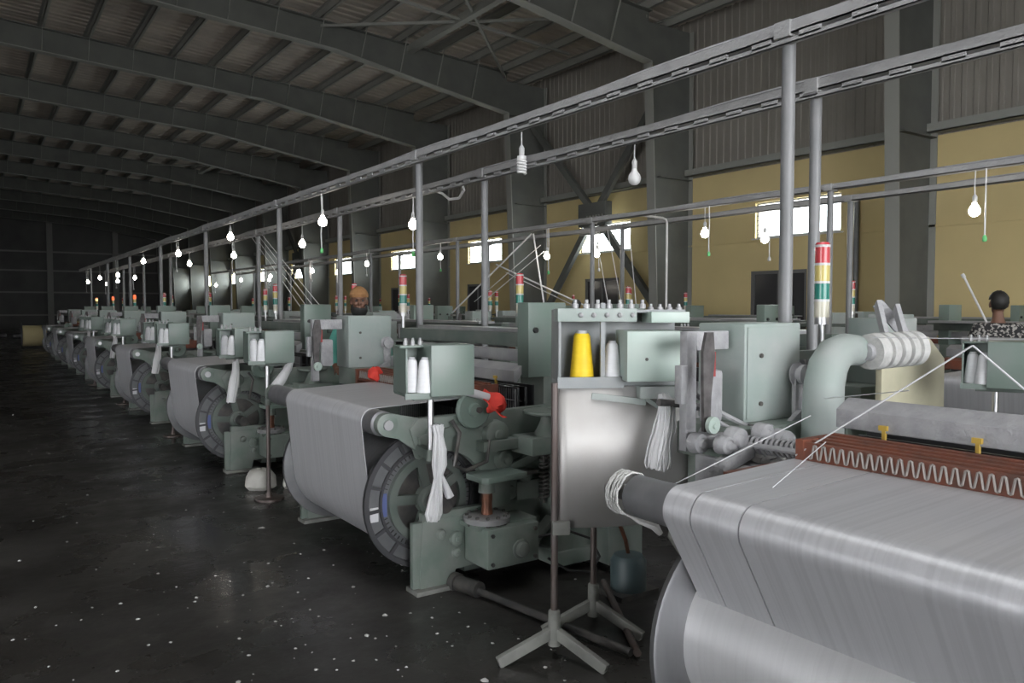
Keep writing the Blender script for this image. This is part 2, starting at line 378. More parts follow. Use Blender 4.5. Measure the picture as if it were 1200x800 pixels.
# --- ribbed cladding above, one sheet per bay
edges = [Y0] + COLY + [Y1]
for a, b in zip(edges[:-1], edges[1:]):
    prof = []; yy = a; 
    while yy < b - 0.01:
        for dy, dx in ((0, 0), (.10, 0), (.115, -.018), (.185, -.018)):
            if yy + dy < b: prof.append((X1 + .1 + dx, yy + dy))
        yy += .2
    prof.append((X1 + .1, b)); n = len(prof)
    mb = MB(); mb.add([(x, y, z) for z in (ZY, 8.3) for x, y in prof], [(i, i + 1, n + i + 1, n + i) for i in range(n - 1)])
    mb.build('cladding_sheet', 'cladding', wall_r, smooth=20)
for z, t in ((ZY + .04, .16), (5.9, .18), (7.2, .18)):
    MB().box(X1 - .16, X1 + .05, Y0, Y1, z, z + .02).box(X1 - .16, X1 - .14, Y0, Y1, z, z + t).build('wall_girt', 'steel_flange', wall_r)
struct(MB().box(X1 + .14, X1 + .2, Y0, Y1, ZY, 9).build('wall_right_outer', 'darkwall'))
# --- steel columns: tapered I sections
def column(x_in, x_out, y, parent, ztip):
    mb = MB(); s = 1 if x_out > x_in else -1
    mb.prism([(x_in + s * .28, 0), (x_out, 0), (x_out, ztip + .9), (x_in, ztip + .9), (x_in, ztip - .2)], 'y', y - .008, y + .008)
    mb.m(1).bar((x_in + s * .28, y, 0), (x_in, y, ztip), .25, .025, up=(1, 0, 0)); mb.box(min(x_out, x_out + s * .02), max(x_out, x_out + s * .02), y - .125, y + .125, 0, ztip + .9)
    mb.m(0).box(min(x_in + s * .28, x_out), max(x_in + s * .28, x_out), y - .12, y + .12, 4.55, 4.57)
    mb.box(min(x_in, x_out), max(x_in, x_out), y - .12, y + .12, ztip - .05, ztip - .03)
    return mb.build('steel_column', ['steel_dark', 'steel_flange'], parent)
for y in COLY: column(XK, 13.97, y, wall_r, 7.08)
# --- X brace with its gusset in one bay (and again further along)
for y0 in (13.65, 36.25):
    def br(p, q): MB().bar(p, q, .17, .12, up=(1, 0, 0)).build('cross_brace', 'steel_dark', wall_r)
    cy, cz = y0 + 2.15, 4.05
    br((13.55, cy + .1, cz + .1), (13.55, y0 + 5.0, 6.9)); br((13.55, cy - .1, cz + .1), (13.55, y0 - .45, 7.0))
    br((13.55, cy - .1, cz - .1), (13.55, y0 - .45, 1.2)); br((13.55, cy + .1, cz - .1), (13.55, y0 + 5.0, .6))
    g = MB().box(13.42, 13.66, cy - .55, cy + .55, cz - .33, cz + .28)
    g.build('brace_gusset', 'steel_dark', wall_r, bevel=.03)
    bl = MB()
    for q in range(6):
        for z in (-.2, -.08): bl.cyl((13.42, cy - .45 + q * .12, cz + z), (13.39, cy - .45 + q * .12, cz + z), .025, n=8)
    bl.build('gusset_bolts', 'steel_flange', wall_r, kind='stuff')
    MB().box(13.44, 13.64, cy - .5, cy + .5, cz - .55, cz - .36).build('brace_node', 'steel_flange', wall_r)
# --- far, side and back walls
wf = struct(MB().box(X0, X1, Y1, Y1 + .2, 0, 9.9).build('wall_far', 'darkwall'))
for z in (.94, 2.72, 4.42, 5.9):
    MB().box(X0, X1, Y1 - .2, Y1, z, z + .12).build('wall_girt', 'steel_flange', wf)
for x in [-18 + 4.66 * k for k in range(7)]:
    MB().box(x - .2, x + .2, Y1 - .3, Y1, 0, 9.2).build('end_column', 'steel_flange', wf)
struct(MB().box(X0 - .2, X0, 2, Y1, 0, 9).box(X0 - .2, X0, Y0, 2, 5.1, 9).build('wall_left', 'darkwall'))  # gap left in the unseen wall for the added side fill light
wb = MB(); wb.box(X0, -2.8, Y0 - .2, Y0, 0, 10).box(6.0, X1, Y0 - .2, Y0, 0, 10).box(-2.8, 6.0, Y0 - .2, Y0, 4.9, 10)
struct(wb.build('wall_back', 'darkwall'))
# --- roof
ceil = bpy.data.objects.new('ceiling', None); C.objects.link(ceil); struct(ceil)
def deck(y0, y1, xa, xb):
    prof = []; yy = y0
    while yy < y1 - .01:
        for dy, dz in ((0, 0), (.17, 0), (.2, .035), (.27, .035)):
            if yy + dy < y1: prof.append((yy + dy, dz))
        yy += .3
    prof.append((y1, 0)); n = len(prof)
    return MB().add([(x, y, ztop(x) + .2 + dz) for x in (xa, xb) for y, dz in prof], [(i, i + 1, n + i + 1, n + i) for i in range(n - 1)]).build('roof_sheet', 'roofsheet', ceil, smooth=20)
for a, b in zip(edges[:-1], edges[1:]):
    deck(a, b, XR, X1 + .2); deck(a, b, X0 - .2, XR)
struct(MB().add([(X0 - .5, Y0 - .3, ztop(X0) + .3), (XR, Y0 - .3, ztop(XR) + .32), (X1 + .5, Y0 - .3, ztop(X1) + .3), (X0 - .5, Y1 + .3, ztop(X0) + .3), (XR, Y1 + .3, ztop(XR) + .32), (X1 + .5, Y1 + .3, ztop(X1) + .3)], [(0, 1, 4, 3), (1, 2, 5, 4)]).build('roof_outer', 'darkwall', ceil))
PX = [13.6 - 1.08 * k for k in range(17)]
for x in PX + [2 * XR - q for q in PX[::2]]:
    z = ztop(x)
    MB().box(x - .01, x + .01, Y0, Y1, z, z + .19).box(x - .01, x + .07, Y0, Y1, z, z + .012).box(x - .07, x + .01, Y0, Y1, z + .18, z + .195).build('purlin', 'steel_flange', ceil)
def rafter(y):
    mb = MB(); xs = [XK, 11.5, 9.5, 7.5, 4, 0, XR]
    for sgn in (0, 1):
        pts = [(x if not sgn else 2 * XR - x) for x in xs]
        poly = [(x, zbot(x)) for x in pts] + [(x, ztop(x)) for x in reversed(pts)]
        mb.m(0).prism(poly, 'y', y - .008, y + .008)
        for p, q in zip(pts[:-1], pts[1:]):
            mb.m(1).bar((p, y, zbot(p)), (q, y, zbot(q)), .25, .022, up=(0, 0, 1)); mb.m(0).bar((p, y, ztop(p) - .012), (q, y, ztop(q) - .012), .25, .022, up=(0, 0, 1))
    for x in PX[2:16]:                                      # fly braces from purlin down to the lower flange
        mb.m(1).bar((x, y - .5, ztop(x) + .03), (x, y - .1, zbot(x) + .03), .05, .008, up=(1, 0, 0))
    return mb.build('rafter', ['steel_dark', 'steel_flange'], ceil)
for y in COLY: rafter(y)
for y0 in (COLY[3], COLY[7]):                               # rod bracing and a heavy strut in the roof bay
    MB().bar((9.6, y0, ztop(9.6) - .1), (9.6, y0 + 5.65, ztop(9.6) - .1), .18, .18).build('roof_strut', 'steel_flange', ceil)
    for p, q in (((12.6, y0), (7.2, y0 + 5.65)), ((7.2, y0), (12.6, y0 + 5.65)), ((7.0, y0 + 3), (12.8, y0 + 3))):
        MB().bar((p[0], p[1], ztop(p[0]) - .12), (q[0], q[1], ztop(q[0]) - .12), .06, .06).build('roof_tie', 'steel_flange', ceil)
# frame round the added overhead light panel, below the closed roof
rl = MB(); rl.box(.12, .2, -3.6, 5.6, 8.86, 8.96).box(2.2, 2.28, -3.6, 5.6, 8.86, 8.96).box(.12, 2.28, -3.68, -3.6, 8.86, 8.96).box(.12, 2.28, 5.6, 5.68, 8.86, 8.96)
rl.build('light_panel_frame', 'white_frame', ceil)
# vertical drop pipe on the yellow wall
for yy in (8.62,):
    tag(MB().cyl((13.9, yy, 0), (13.9, yy, 3.7), .05).build('drain_pipe', 'post'), 'grey vertical pipe on the yellow wall beside the window', 'pipe')

# ================================================================== WEAVING LOOMS
LO = Vector((2.55, 0.65, 0))                                # base point of a loom in its drawing coordinates
FC = (2.15, 0.5)                                            # warp beam axis (x, z)
STRIPS = {}
def yarn_path(ry):
    # profile of the warp sheet: from the beam, up over the whip roll, back to the stop motion and the healds
    wx, wz, wr_ = 1.84, 0.965, 0.074
    if ry < .3:                                            # nearly empty beam: the sheet drops behind the front of the roll
        return [(2.02, .50), (1.935, .66)] + arc(wx, wz, wr_, 205, 84, 16) + [(2.1, 1.047), (2.42, 1.058), (2.62, 1.055), (2.9, 1.0)]
    dx, dz = wx - FC[0], wz - FC[1]; D = math.hypot(dx, dz)
    ang = math.degrees(math.atan2(dz, dx)) + math.degrees(math.acos((ry - wr_) / D))      # tangent on the aisle side
    return arc(FC[0], FC[1], ry, ang + 75, ang, 10) + arc(wx, wz, wr_, ang, 84, 14) + [(2.1, 1.047), (2.42, 1.058), (2.62, 1.055), (2.9, 1.0)]

def flange(name, y, d, ry, parent, plain=False):
    """d = outward direction along y (-1 near end, +1 far end)"""
    R = 0.395; s = d; p = (FC[0], y, FC[1])
    mb = MB()
    mb.m(0).lathe_loop(p, (0, s, 0), [(0, .05), (0, R - .012), (.004, R), (.022, R), (.03, R - .01), (.024, R - .022), (.014, R - .03), (.014, .05)], 56)
    fl = mb.build(name, ['alu' if plain else 'flange'], parent, smooth=30)
    if plain: return fl
    e = MB(); e.ring((FC[0], y + s * .012, FC[1]), (0, s, 0), R - .026, R + .002, .022, 56)
    e.ring((FC[0], y + s * .012, FC[1]), (0, s, 0), .288, .302, .02, 48)
    for k in range(16):                                     # dividing ribs of the outer ring
        a = 2 * PI * k / 16 + .1
        e.bar((FC[0] + .30 * math.cos(a), y + s * .02, FC[1] + .30 * math.sin(a)), (FC[0] + .372 * math.cos(a), y + s * .02, FC[1] + .372 * math.sin(a)), .014, .02)
    e.build('flange_rim', 'flange_edge', fl, smooth=30)
    t = MB()
    for k in range(60):                                     # tooth slots of the inner ring
        a = 2 * PI * k / 60
        t.bar((FC[0] + .262 * math.cos(a), y + s * .0155, FC[1] + .262 * math.sin(a)), (FC[0] + .284 * math.cos(a), y + s * .0155, FC[1] + .284 * math.sin(a)), .010, .004)
    t.build('tooth_slots', 'black', fl, kind='stuff')
    MB().ring((FC[0], y + s * .015, FC[1]), (0, s, 0), .05, .206, .003, 40).build('spoke_gap_shade', 'iron', fl)  # dark disc on the flange face stands for the shaded gaps between spokes
    w = MB(); w.ring((FC[0], y + s * .012, FC[1]), (0, s, 0), .205, .25, .035, 44)
    for k in range(5):
        a = 2 * PI * k / 5 + .55
        w.bar((FC[0] + .04 * math.cos(a), y + s * .03, FC[1] + .04 * math.sin(a)), (FC[0] + .21 * math.cos(a), y + s * .03, FC[1] + .21 * math.sin(a)), .055, .035, up=(0, 1, 0))
    w.lathe((FC[0], y + s * .012, FC[1]), (0, s, 0), [(0, .085), (.05, .08), (.055, .06), (.075, .055)], 24)
    w.build('beam_gear', 'hub_green', fl, smooth=35)
    return fl

def side_frame(y, parent):
    poly = arc(2.17, .49, .30, 118, -16, 16) + [(2.05, .405), (2.03, .02), (2.24, .02), (2.26, .10), (2.72, .12), (3.30, .02), (3.42, .02), (3.42, .93), (3.05, 1.0), (2.02, .985), (1.97, .93)]
    fr = MB(); fr.prism(poly, 'y', y - .03, y + .03)
    fr.bar((2.05, y, .40), (2.72, y, .40), .05, .09); fr.bar((2.04, y, .03), (2.04, y, .4), .04, .10, up=(1, 0, 0))
    o = fr.build('side_frame', 'green', parent, bevel=.006)
    MB().box(1.99, 2.32, y - .07, y + .07, 0, .028).build('foot_plate', 'cast_cream', o, bevel=.006)
    MB().box(3.2, 3.5, y - .07, y + .07, 0, .028).build('foot_plate', 'cast_cream', o, bevel=.006)
    return o

def stack_light(x, y, parent, z0=1.36, zb=1.55, lit=None, r=.036, blades=('lens_clear', 'lens_green', 'lens_yellow', 'lens_red')):
    t = MB(); t.cyl((x, y, z0), (x, y, zb - .03), .016, n=10); t.cyl((x, y, zb - .035), (x, y, zb), r * .95, n=16)
    root = t.build('signal_tower', 'chrome', parent)
    z = zb
    for i, b in enumerate(blades):
        mb = MB(); mb.lathe((x, y, z), (0, 0, 1), [(0, r), (.078, r)], 18)
        o = mb.build('signal_lens', (lit if lit and i == len(blades) - 1 else b), root)
        MB().lathe((x, y, z + .078), (0, 0, 1), [(0, r * 1.03), (.012, r * 1.03)], 18).build('lens_collar', 'socket', root)
        z += .09
    MB().lathe((x, y, z), (0, 0, 1), [(0, r), (.012, r * .8), (.016, 0)], 18).build('tower_cap', 'lens_red', root)
    return root

def make_loom(label, ry=.34, fo=2.1, ty=2.95, plain_far=False, detail=True, gaps=(), sheet_w=(0.03, 1.28), lit=None, near_rest=True):
    """one loom, drawn with its near warp flange at y = 0 and its warp side towards -x; fo = y of the far-end control box"""
    global OFF
    root = thing('weaving_loom', label, 'loom'); OFF = LO
    fe = fo - .45                                           # far frame
    # warp beam
    wb_ = MB().cyl((FC[0], -.24, FC[1]), (FC[0], 1.50, FC[1]), .045, n=20).build('warp_beam', 'iron', root)
    yr = MB().lathe((FC[0], .0, FC[1]), (0, 1, 0), [(0, ry - .006), (1.30, ry - .006)], 48).build('yarn_package', 'beam_yarn' if plain_far else 'sheet', wb_)
    fl = flange('flange', 0, -1, ry, wb_); flange('flange', 1.30, 1, ry, wb_, plain_far)
    if not plain_far:
        a = math.radians(188); q = (FC[0] + .336 * math.cos(a), FC[1] + .336 * math.sin(a))
        MB().box(q[0] - .024, q[0] + .026, -.0215, -.0145, q[1] - .045, q[1] + .035).build('beam_label', 'paper_white', fl)
        a = math.radians(180); q = (FC[0] + .272 * math.cos(a), FC[1] + .272 * math.sin(a))
        MB().box(q[0] - .02, q[0] + .016, -.0245, -.0195, q[1] - .07, q[1] + .06).build('beam_label', 'paper_blue', fl)
    # whip roll
    w = MB().lathe((1.84, -.10, .965), (0, 1, 0), [(0, .05), (.012, .07), (fe + (.27 if plain_far else .14), .07), (fe + (.28 if plain_far else .15), .05)], 32).build('whip_roll', 'roller', root)
    MB().cyl((1.84, -.17, .965), (1.84, fe + (.31 if plain_far else .2), .965), .028, n=14).build('roll_shaft', 'chrome', w)
    for yb in ((-.13,) if plain_far else (-.13, fe + .12)):
        MB().bar((1.84, yb, .965), (2.12, yb, .90), .03, .13, up=(1, 0, 0)).bar((1.90, yb, .93), (2.14, yb, .76), .028, .07, up=(1, 0, 0)).cyl((1.84, yb - .025, .965), (1.84, yb + .025, .965), .062, n=20).build('roll_bracket', 'green', root, bevel=.004)
    # warp sheet
    pr = yarn_path(ry); y0, y1 = sheet_w; sh = MB(); ya = y0
    for g in list(gaps) + [None]:
        yb = y1 if g is None else g
        sh.strip(pr, ya, yb - (0 if g is None else .006), .004); ya = yb
    sh.build('warp_sheet', 'sheet', root, smooth=60)
    # side frames and base
    side_frame(-.13, root); side_frame(fe, root)
    MB().box(2.35, 2.5, -.1, fe, .05, .17).box(3.2, 3.36, -.1, fe, .04, .2).box(3.1, 3.3, -.1, fe, .55, .7).build('base_beam', 'green_dark', root, bevel=.008)
    # stop motion: red brown contact bars with wire loops
    sm = MB()
    for i in range(5): sm.box(2.43 + i * .04, 2.455 + i * .04, .02, fe - .05, 1.045, 1.122 + .004 * i)
    sm.box(2.42, 2.66, 0, .03, 1.02, 1.13).box(2.42, 2.66, fe - .06, fe - .03, 1.02, 1.13)
    smo = sm.build('stop_motion', 'redbrown', root)
    lp = MB(); n = int((fe - .1) / .022)
    pts = []
    for i in range(int((fe - .1) / .034) * 8):
        yy = .03 + i * .034 / 8; a = 2 * PI * i / 8
        pts.append((2.424, yy, 1.092 + .024 * math.tanh(2.2 * math.sin(a)) / .976))
    lp.tube(pts, .0042, 5); lp.build('wire_loops', 'wire', smo, kind='stuff')
    dw = MB()
    for i in range(int((fe - .1) / .03)):
        dw.box(2.53, 2.62, .04 + i * .03, .046 + i * .03, .96, 1.12)
    dw.build('drop_wires', 'heald', smo, kind='stuff')
    # heald frames, reed cap, top beams
    MB().box(2.80, 2.815, .0, fe, .72, 1.10).box(2.86, 2.875, 0, fe, .70, 1.10).box(2.92, 2.935, 0, fe, .72, 1.11).build('heald_frames', 'heald', root)
    hw = MB()
    for i in range(int(fe / .025)): hw.box(2.792, 2.797, .01 + i * .025, .017 + i * .025, .74, 1.09)
    hw.build('heald_wires', 'grey_metal', root, kind='stuff')
    MB().prism([(2.74, 1.14), (2.76, 1.135), (2.84, 1.235), (2.82, 1.25), (2.74, 1.21)], 'y', -.05, fe + .02).build('heald_guard', 'dusty_grey' if plain_far else 'grey_metal', root, bevel=.004)
    if not plain_far: MB().box(2.98, 3.03, -.1, fe, 1.24, 1.32).build('reed_cap', 'grey_metal', root, bevel=.005)
    if not plain_far: MB().box(3.04, 3.14, -.15, fo, 1.335, 1.425).build('top_beam', 'green_dark', root, bevel=.006)
    if not plain_far: MB().box(3.16, 3.36, -.1, fo - .1, 1.425, 1.45).build('top_tray', 'grey_metal', root)
    for q in range(4):
        yy = .15 + q * (fe / 4)
        cl = MB().box(2.728, 2.75, yy - .016, yy + .016, 1.15, 1.168).box(2.734, 2.748, yy - .006, yy + .006, 1.115, 1.15)
        cl.build('guard_clip', 'yellow_clip', root)
    # cloth side
    MB().box(3.26, 3.42, -.1, fe, .80, .92).build('breast_beam', 'green', root, bevel=.01)
    cr = MB().lathe((3.30, .0, .36), (0, 1, 0), [(0, .15), (fe - .15, .15)], 28).build('cloth_roll', 'yarn_white', root)
    MB().strip([(2.95, 1.0), (3.2, .96), (3.40, .93), (3.43, .86), (3.42, .5), (3.44, .38)], .03, fe - .15, .004).build('woven_cloth', 'sheet', root)
    # near end drive
    cab = MB().box(2.80, 3.09, -.12, .0, 1.17, 1.63).build('control_cabinet', 'green_box', root, bevel=.008)
    for q in (2.85, 3.02): MB().cyl((q, -.12, 1.46), (q, -.135, 1.46), .018, n=10).build('cabinet_knob', 'black', cab)
    MB().box(2.93, 3.10, -.1, .15, .93, 1.17).build('cabinet_neck', 'green', root, bevel=.006)
    gb = MB().box(2.31, 2.66, -.42, -.17, .15, .375).box(2.28, 2.69, -.36, -.16, .355, .385).build('gearbox', 'green', root, bevel=.012)
    MB().lathe((2.53, -.42, .24), (0, -1, 0), [(0, .055), (.012, .055), (.016, .042), (.04, .038), (.045, 0)], 20).build('gearbox_plug', 'green_dark', gb)
    bt = MB()
    for bx in (2.34, 2.63):
        for bz in (.18, .34): bt.cyl((bx, -.42, bz), (bx, -.432, bz), .012, n=6)
    bt.build('bolts', 'iron', gb, kind='stuff')
    cl = MB().lathe((2.40, -.27, .385), (0, 0, 1), [(0, .13), (.03, .135), (.034, .12), (.04, .05)], 30).build('clutch_disc', 'grey_metal', root)
    bt = MB()
    for k in range(12):
        a = k * PI / 6; bt.cyl((2.40 + .115 * math.cos(a), -.27 + .115 * math.sin(a), .37), (2.40 + .115 * math.cos(a), -.27 + .115 * math.sin(a), .430), .011, n=6)
    bt.build('disc_bolts', 'iron', cl, kind='stuff')
    MB().lathe((2.40, -.27, .42), (0, 0, 1), [(0, .035), (.06, .03), (.10, .034), (.15, .03)], 16).build('copper_stem', 'copper', cl)
    MB().lathe((2.40, -.27, .55), (0, 0, 1), [(0, .05), (.07, .045)], 16).build('stem_collar', 'green', cl)
    MB().prism([(2.31, -.36), (2.34, -.385), (2.62, -.36), (2.62, -.19), (2.34, -.17), (2.31, -.19)], 'z', .62, .655).build('lever_plate', 'green_box', cl, bevel=.006)
    MB().box(2.6, 2.74, -.30, -.22, .62, .642).build('lever_tongue', 'iron', cl)
    hb = MB(); hb.cyl((2.34, -.12, 1.02), (2.34, -.21, 1.02), .03, n=14)
    hbo = hb.build('drive_spindle', 'iron', root)
    MB().lathe((2.34, -.20, 1.02), (0, -1, 0), [(0, .10), (.012, .11), (.03, .11), (.04, .10), (.036, .04), (.055, .035), (.06, .0)], 36).build('drive_disc', 'green_box', hbo, smooth=30)
    MB().cyl((2.355, -.255, 1.02), (2.355, -.272, 1.02), .018, n=10).build('disc_nut', 'iron', hbo)
    hw_ = MB().lathe((2.81, -.30, .975), (0, 0, 1), [(-.012, .10), (0, .145), (.014, .147), (.02, .13), (.012, .05)], 40).build('hand_wheel', 'green', root)
    MB().lathe((2.81, -.30, .84), (0, 0, 1), [(0, .09), (.05, .06), (.11, .035), (.13, .035)], 20).build('wheel_hub', 'green', hw_)
    MB().box(2.64, 3.0, -.38, -.16, .74, .845).build('wheel_bracket', 'green', root, bevel=.015)
    sp = MB(); sp.tube(helix((2.83, -.24, .45), (0, 0, 1), .028, 11, .28), .007, 6); sp.cyl((2.83, -.24, .42), (2.83, -.24, .76), .009, n=8)
    sp.build('tension_spring', 'iron', root)
    MB().bar((2.72, -.26, .20), (2.98, -.26, .42), .035, .075, up=(0, 1, 0)).bar((2.94, -.26, .38), (2.94, -.26, .6), .04, .05).build('tension_lever', 'green_dark', root, bevel=.006)
    cs = MB()                                               # cast bosses, ribs and covers on the near frame
    for (bx, bz, r, h) in ((2.12, .90, .055, .05), (2.52, .86, .085, .06), (2.58, .70, .06, .05), (2.72, .60, .05, .07), (2.62, .52, .07, .04), (2.26, .28, .045, .03), (2.26, .20, .03, .03), (2.16, .32, .03, .03)):
        cs.lathe((bx, -.155, bz), (0, -1, 0), [(0, r), (h * .8, r * .92), (h, r * .7), (h, r * .35), (h * 1.2, r * .3)], 20)
    cs.box(2.40, 2.78, -.24, -.15, .77, .83).box(2.46, 2.60, -.22, -.15, .44, .62).box(2.66, 2.90, -.2, -.15, .45, .56)
    cs.bar((2.02, -.17, .86), (2.5, -.17, .95), .03, .06).bar((2.55, -.18, .62), (2.9, -.18, .74), .04, .05)
    cs.build('cast_bosses', 'green', root, kind='stuff', bevel=.004)
    MB().box(2.86, 3.12, -.34, -.1, .12, 1.0).box(2.84, 3.14, -.36, -.1, .05, .14).build('drive_column', 'green', root, bevel=.012)
    MB().box(3.12, 3.4, -.5, -.14, .05, .52).cyl((3.26, -.52, .62), (3.26, -.1, .62), .11, n=24).build('drive_motor', 'green_dark', root, bevel=.01)
    cb = MB()
    cb.tube([(2.70, -.35, .26), (2.84, -.46, .30), (2.98, -.5, .24), (3.05, -.5, .12), (3.0, -.48, .03), (2.85, -.45, .06), (2.74, -.4, .14)], .008, 6)
    cb.build('motor_cable', 'black', root)
    MB().tube([(2.2, -.22, .97), (2.24, -.24, .9), (2.2, -.25, .72), (2.28, -.24, .68), (2.42, -.24, .72), (2.44, -.23, .84)], .012, 7).build('oil_hose', 'iron', root)
    # far end: control box, gooseneck feeder, brackets
    yb = fo
    bb = MB().box(2.73, 3.12, yb, yb + .26, 1.10, 1.53).build('control_box', 'green_dusty', root, bevel=.01)
    MB().box(2.745, 3.105, yb - .006, yb, 1.115, 1.515).build('box_lid', 'green_dusty', bb, bevel=.003)
    sc_ = MB()
    for bx, bz in ((2.83, 1.39), (2.83, 1.18)): sc_.cyl((bx, yb - .006, bz), (bx, yb - .016, bz), .010, n=8)
    sc_.build('lid_screws', 'iron', bb, kind='stuff')
    pu = MB().lathe((3.06, yb - .02, 1.30), (0, -1, 0), [(0, .05), (.01, .055), (.015, .03), (.03, .03), (.035, .045), (.055, .045), (.06, .015)], 22).build('box_pulley', 'dusty_grey', root, smooth=35)
    MB().bar((3.06, yb - .03, 1.28), (3.06, yb - .03, 1.10), .02, .05, up=(1, 0, 0)).bar((3.06, yb - .05, 1.12), (2.86, yb - .07, 1.02), .025, .05).build('pulley_arm', 'dusty_grey', pu)
    MB().box(2.58, 3.2, yb - .1, yb + .25, .95, 1.10).box(2.62, 3.3, yb - .05, yb + .22, .05, .95).build('feeder_base', 'green', root, bevel=.015)
    if detail:
        # perforated brackets and strap beside the control box
        MB().box(2.44, 2.50, yb + .06, yb + .10, 1.0, 1.50).box(2.50, 2.70, yb + .06, yb + .09, 1.42, 1.50).box(2.40, 2.44, yb + .05, yb + .09, 1.2, 1.36).build('feeder_bracket', 'dusty_grey', root, bevel=.004)
        MB().prism([(2.425, 1.50), (2.465, 1.50), (2.475, 1.40), (2.455, 1.24), (2.45, 1.10), (2.415, 1.10), (2.41, 1.24), (2.405, 1.42)], 'y', yb - .06, yb - .045).build('leather_strap', 'strap', root)
        MB().box(2.468, 2.485, yb - .055, yb - .045, 1.32, 1.42).build('red_tape', 'red_tape', root)
        MB().box(2.50, 2.60, yb + .0, yb + .05, 1.12, 1.34).build('feeder_cover', 'dusty_grey', root, bevel=.02)
        MB().lathe((2.43, yb - .08, 1.13), (0, -1, 0), [(0, .034), (.02, .034), (.02, .014), (.03, .012)], 18).build('guide_roller', 'green_light', root)
    stack_light(3.5, ty, root, lit=lit)
    MB().bar((3.52, ty, 1.38), (3.52, fo + .02, 1.38), .03, .04).bar((3.53, fo + .03, 1.38), (3.1, fo + .03, 1.38), .03, .04).build('tower_arm', 'green_dark', root)
    OFF = Vector((0, 0, 0))
    return root

def place(root, yn, x=0.0):
    root.location = (LO.x + x, yn + LO.y, 0); return root
def place_rot(root, yc, xc=5.25):
    root.location = (xc, yc, 0); root.rotation_euler = (0, 0, PI); return root

L1 = place(make_loom('large loom with wide grey-white warp sheet and red-brown stop bars, first in aisle row', ry=.27, fo=1.75, ty=1.9, plain_far=True, gaps=(0.99, 1.17)), .45)
L2 = place(make_loom('green weaving loom with segmented beam flange, gearbox and handwheel, second in the aisle row', ry=.335, fo=2.1), 4.0)
for ch in L2.children:                                      # on this type the control box sits closer to the warp beam
    if ch.name.split('.')[0] in ('control_box', 'box_pulley', 'feeder_bracket', 'leather_strap', 'red_tape', 'feeder_cover', 'guide_roller'): ch.location.x -= .16
NTH = ['third', 'fourth', 'fifth', 'sixth', 'seventh', 'eighth']
ROW1 = [L1, L2]
for k in range(6):
    o = copy_tree(L2); place(o, 7.9 + 3.9 * k, .02 * k)
    o['label'] = 'green weaving loom with white warp sheet, %s from the camera in the aisle row' % NTH[k]
    ROW1.append(o)
for o in ROW1[5:]:
    for ch in kids(o):
        if ch.name.startswith('signal_tower'):
            for q in kids(ch):
                if q.name.startswith('tower_cap'): q.data = q.data.copy(); q.data.materials[0] = M['lens_lit_red']
                if q.name.startswith('signal_lens') and abs(q.data.vertices[0].co.z - 1.82) < .02: q.data = q.data.copy(); q.data.materials[0] = M['lens_lit_red' if o is not ROW1[7] else 'lens_lit_amber']
SK = ('motor_cable', 'oil_hose', 'wire_loops', 'drop_wires', 'beam_label', 'tooth_slots', 'disc_bolts', 'gearbox_plug', 'bolts', 'copper_stem', 'stem_collar', 'lever_plate', 'lever_tongue', 'foot_plate', 'tension_spring', 'tension_lever')
ORD = ['first', 'second', 'third', 'fourth', 'fifth', 'sixth', 'seventh', 'eighth', 'ninth']
for k in range(-1, 8):                                      # second row, turned round: its cloth side faces the first row
    o = copy_tree(L2, skip=SK + (('signal_tower', 'tower_arm') if k < 1 else ())); place_rot(o, 4.5 + 3.9 * k)
    o['label'] = 'green weaving loom seen over the aisle row, %s in the row turned towards it' % ORD[k + 1]
SK2 = SK + ('heald_wires', 'yarn_package', 'cast_bosses', 'gearbox', 'clutch_disc', 'hand_wheel', 'drive_spindle', 'guide_roller', 'red_tape', 'feeder_bracket')
for k in range(7):
    o = copy_tree(L2, skip=SK2 + (('top_beam', 'top_tray', 'signal_tower', 'tower_arm') if k == 0 else ())); place(o, 2.1 + 3.9 * k, 4.85)
    o['label'] = 'green weaving loom in the middle of the hall, %s in its row' % ORD[k]
for k in range(6):
    o = copy_tree(L2, skip=SK2); place_rot(o, 3.9 + 3.9 * k, 9.75)
    o['label'] = 'green weaving loom beyond the middle alley, %s in the row turned to it' % ORD[k]
for k in range(6):
    o = copy_tree(L2, skip=SK2); place(o, 5.2 + 3.9 * k, 9.45)
    o['label'] = 'green weaving loom in the row next to the yellow wall, %s along it' % ORD[k]

# ------------------------------------------------------------------ feeder gooseneck etc. of the first loom
OFF = LO.copy()
def part1(mb, name, mats, **kw): return mb.build(name, mats, L1, **kw)
gy = 1.55                                                   # local y of the gooseneck
gp = [(3.0, gy, .95), (3.0, gy, 1.18), (3.005, gy, 1.27), (3.03, gy, 1.345), (3.08, gy, 1.395), (3.15, gy, 1.415), (3.24, gy, 1.41), (3.30, gy, 1.40)]
part1(MB().tube(gp, .1, 16, radii=[.09, .086, .084, .082, .078, .072, .068, .064]), 'gooseneck', 'green_dusty')
dr = MB().lathe((3.24, gy - .06, 1.405), (1, -.12, .03), [(0, .03), (.0, .078), (.05, .082), (.055, .066), (.07, .066), (.075, .08), (.115, .08), (.12, .066), (.135, .066), (.14, .08), (.18, .08), (.185, .066), (.2, .066), (.205, .08), (.245, .08), (.25, .066), (.265, .066), (.27, .08), (.31, .08), (.31, .03)], 26)
dro = part1(dr, 'yarn_drum', 'lint', smooth=30)
MB().lathe((3.24, gy - .06, 1.405), (-1, .12, -.03), [(0, .04), (.02, .035), (.022, .0)], 16).build('drum_hub', 'dusty_grey', dro)
part1(MB().lathe((2.98, gy, .90), (0, 0, 1), [(0, .18), (.08, .16), (.13, .12)], 20), 'gooseneck_foot', 'dusty_grey', rnd=.004)
tr = MB()
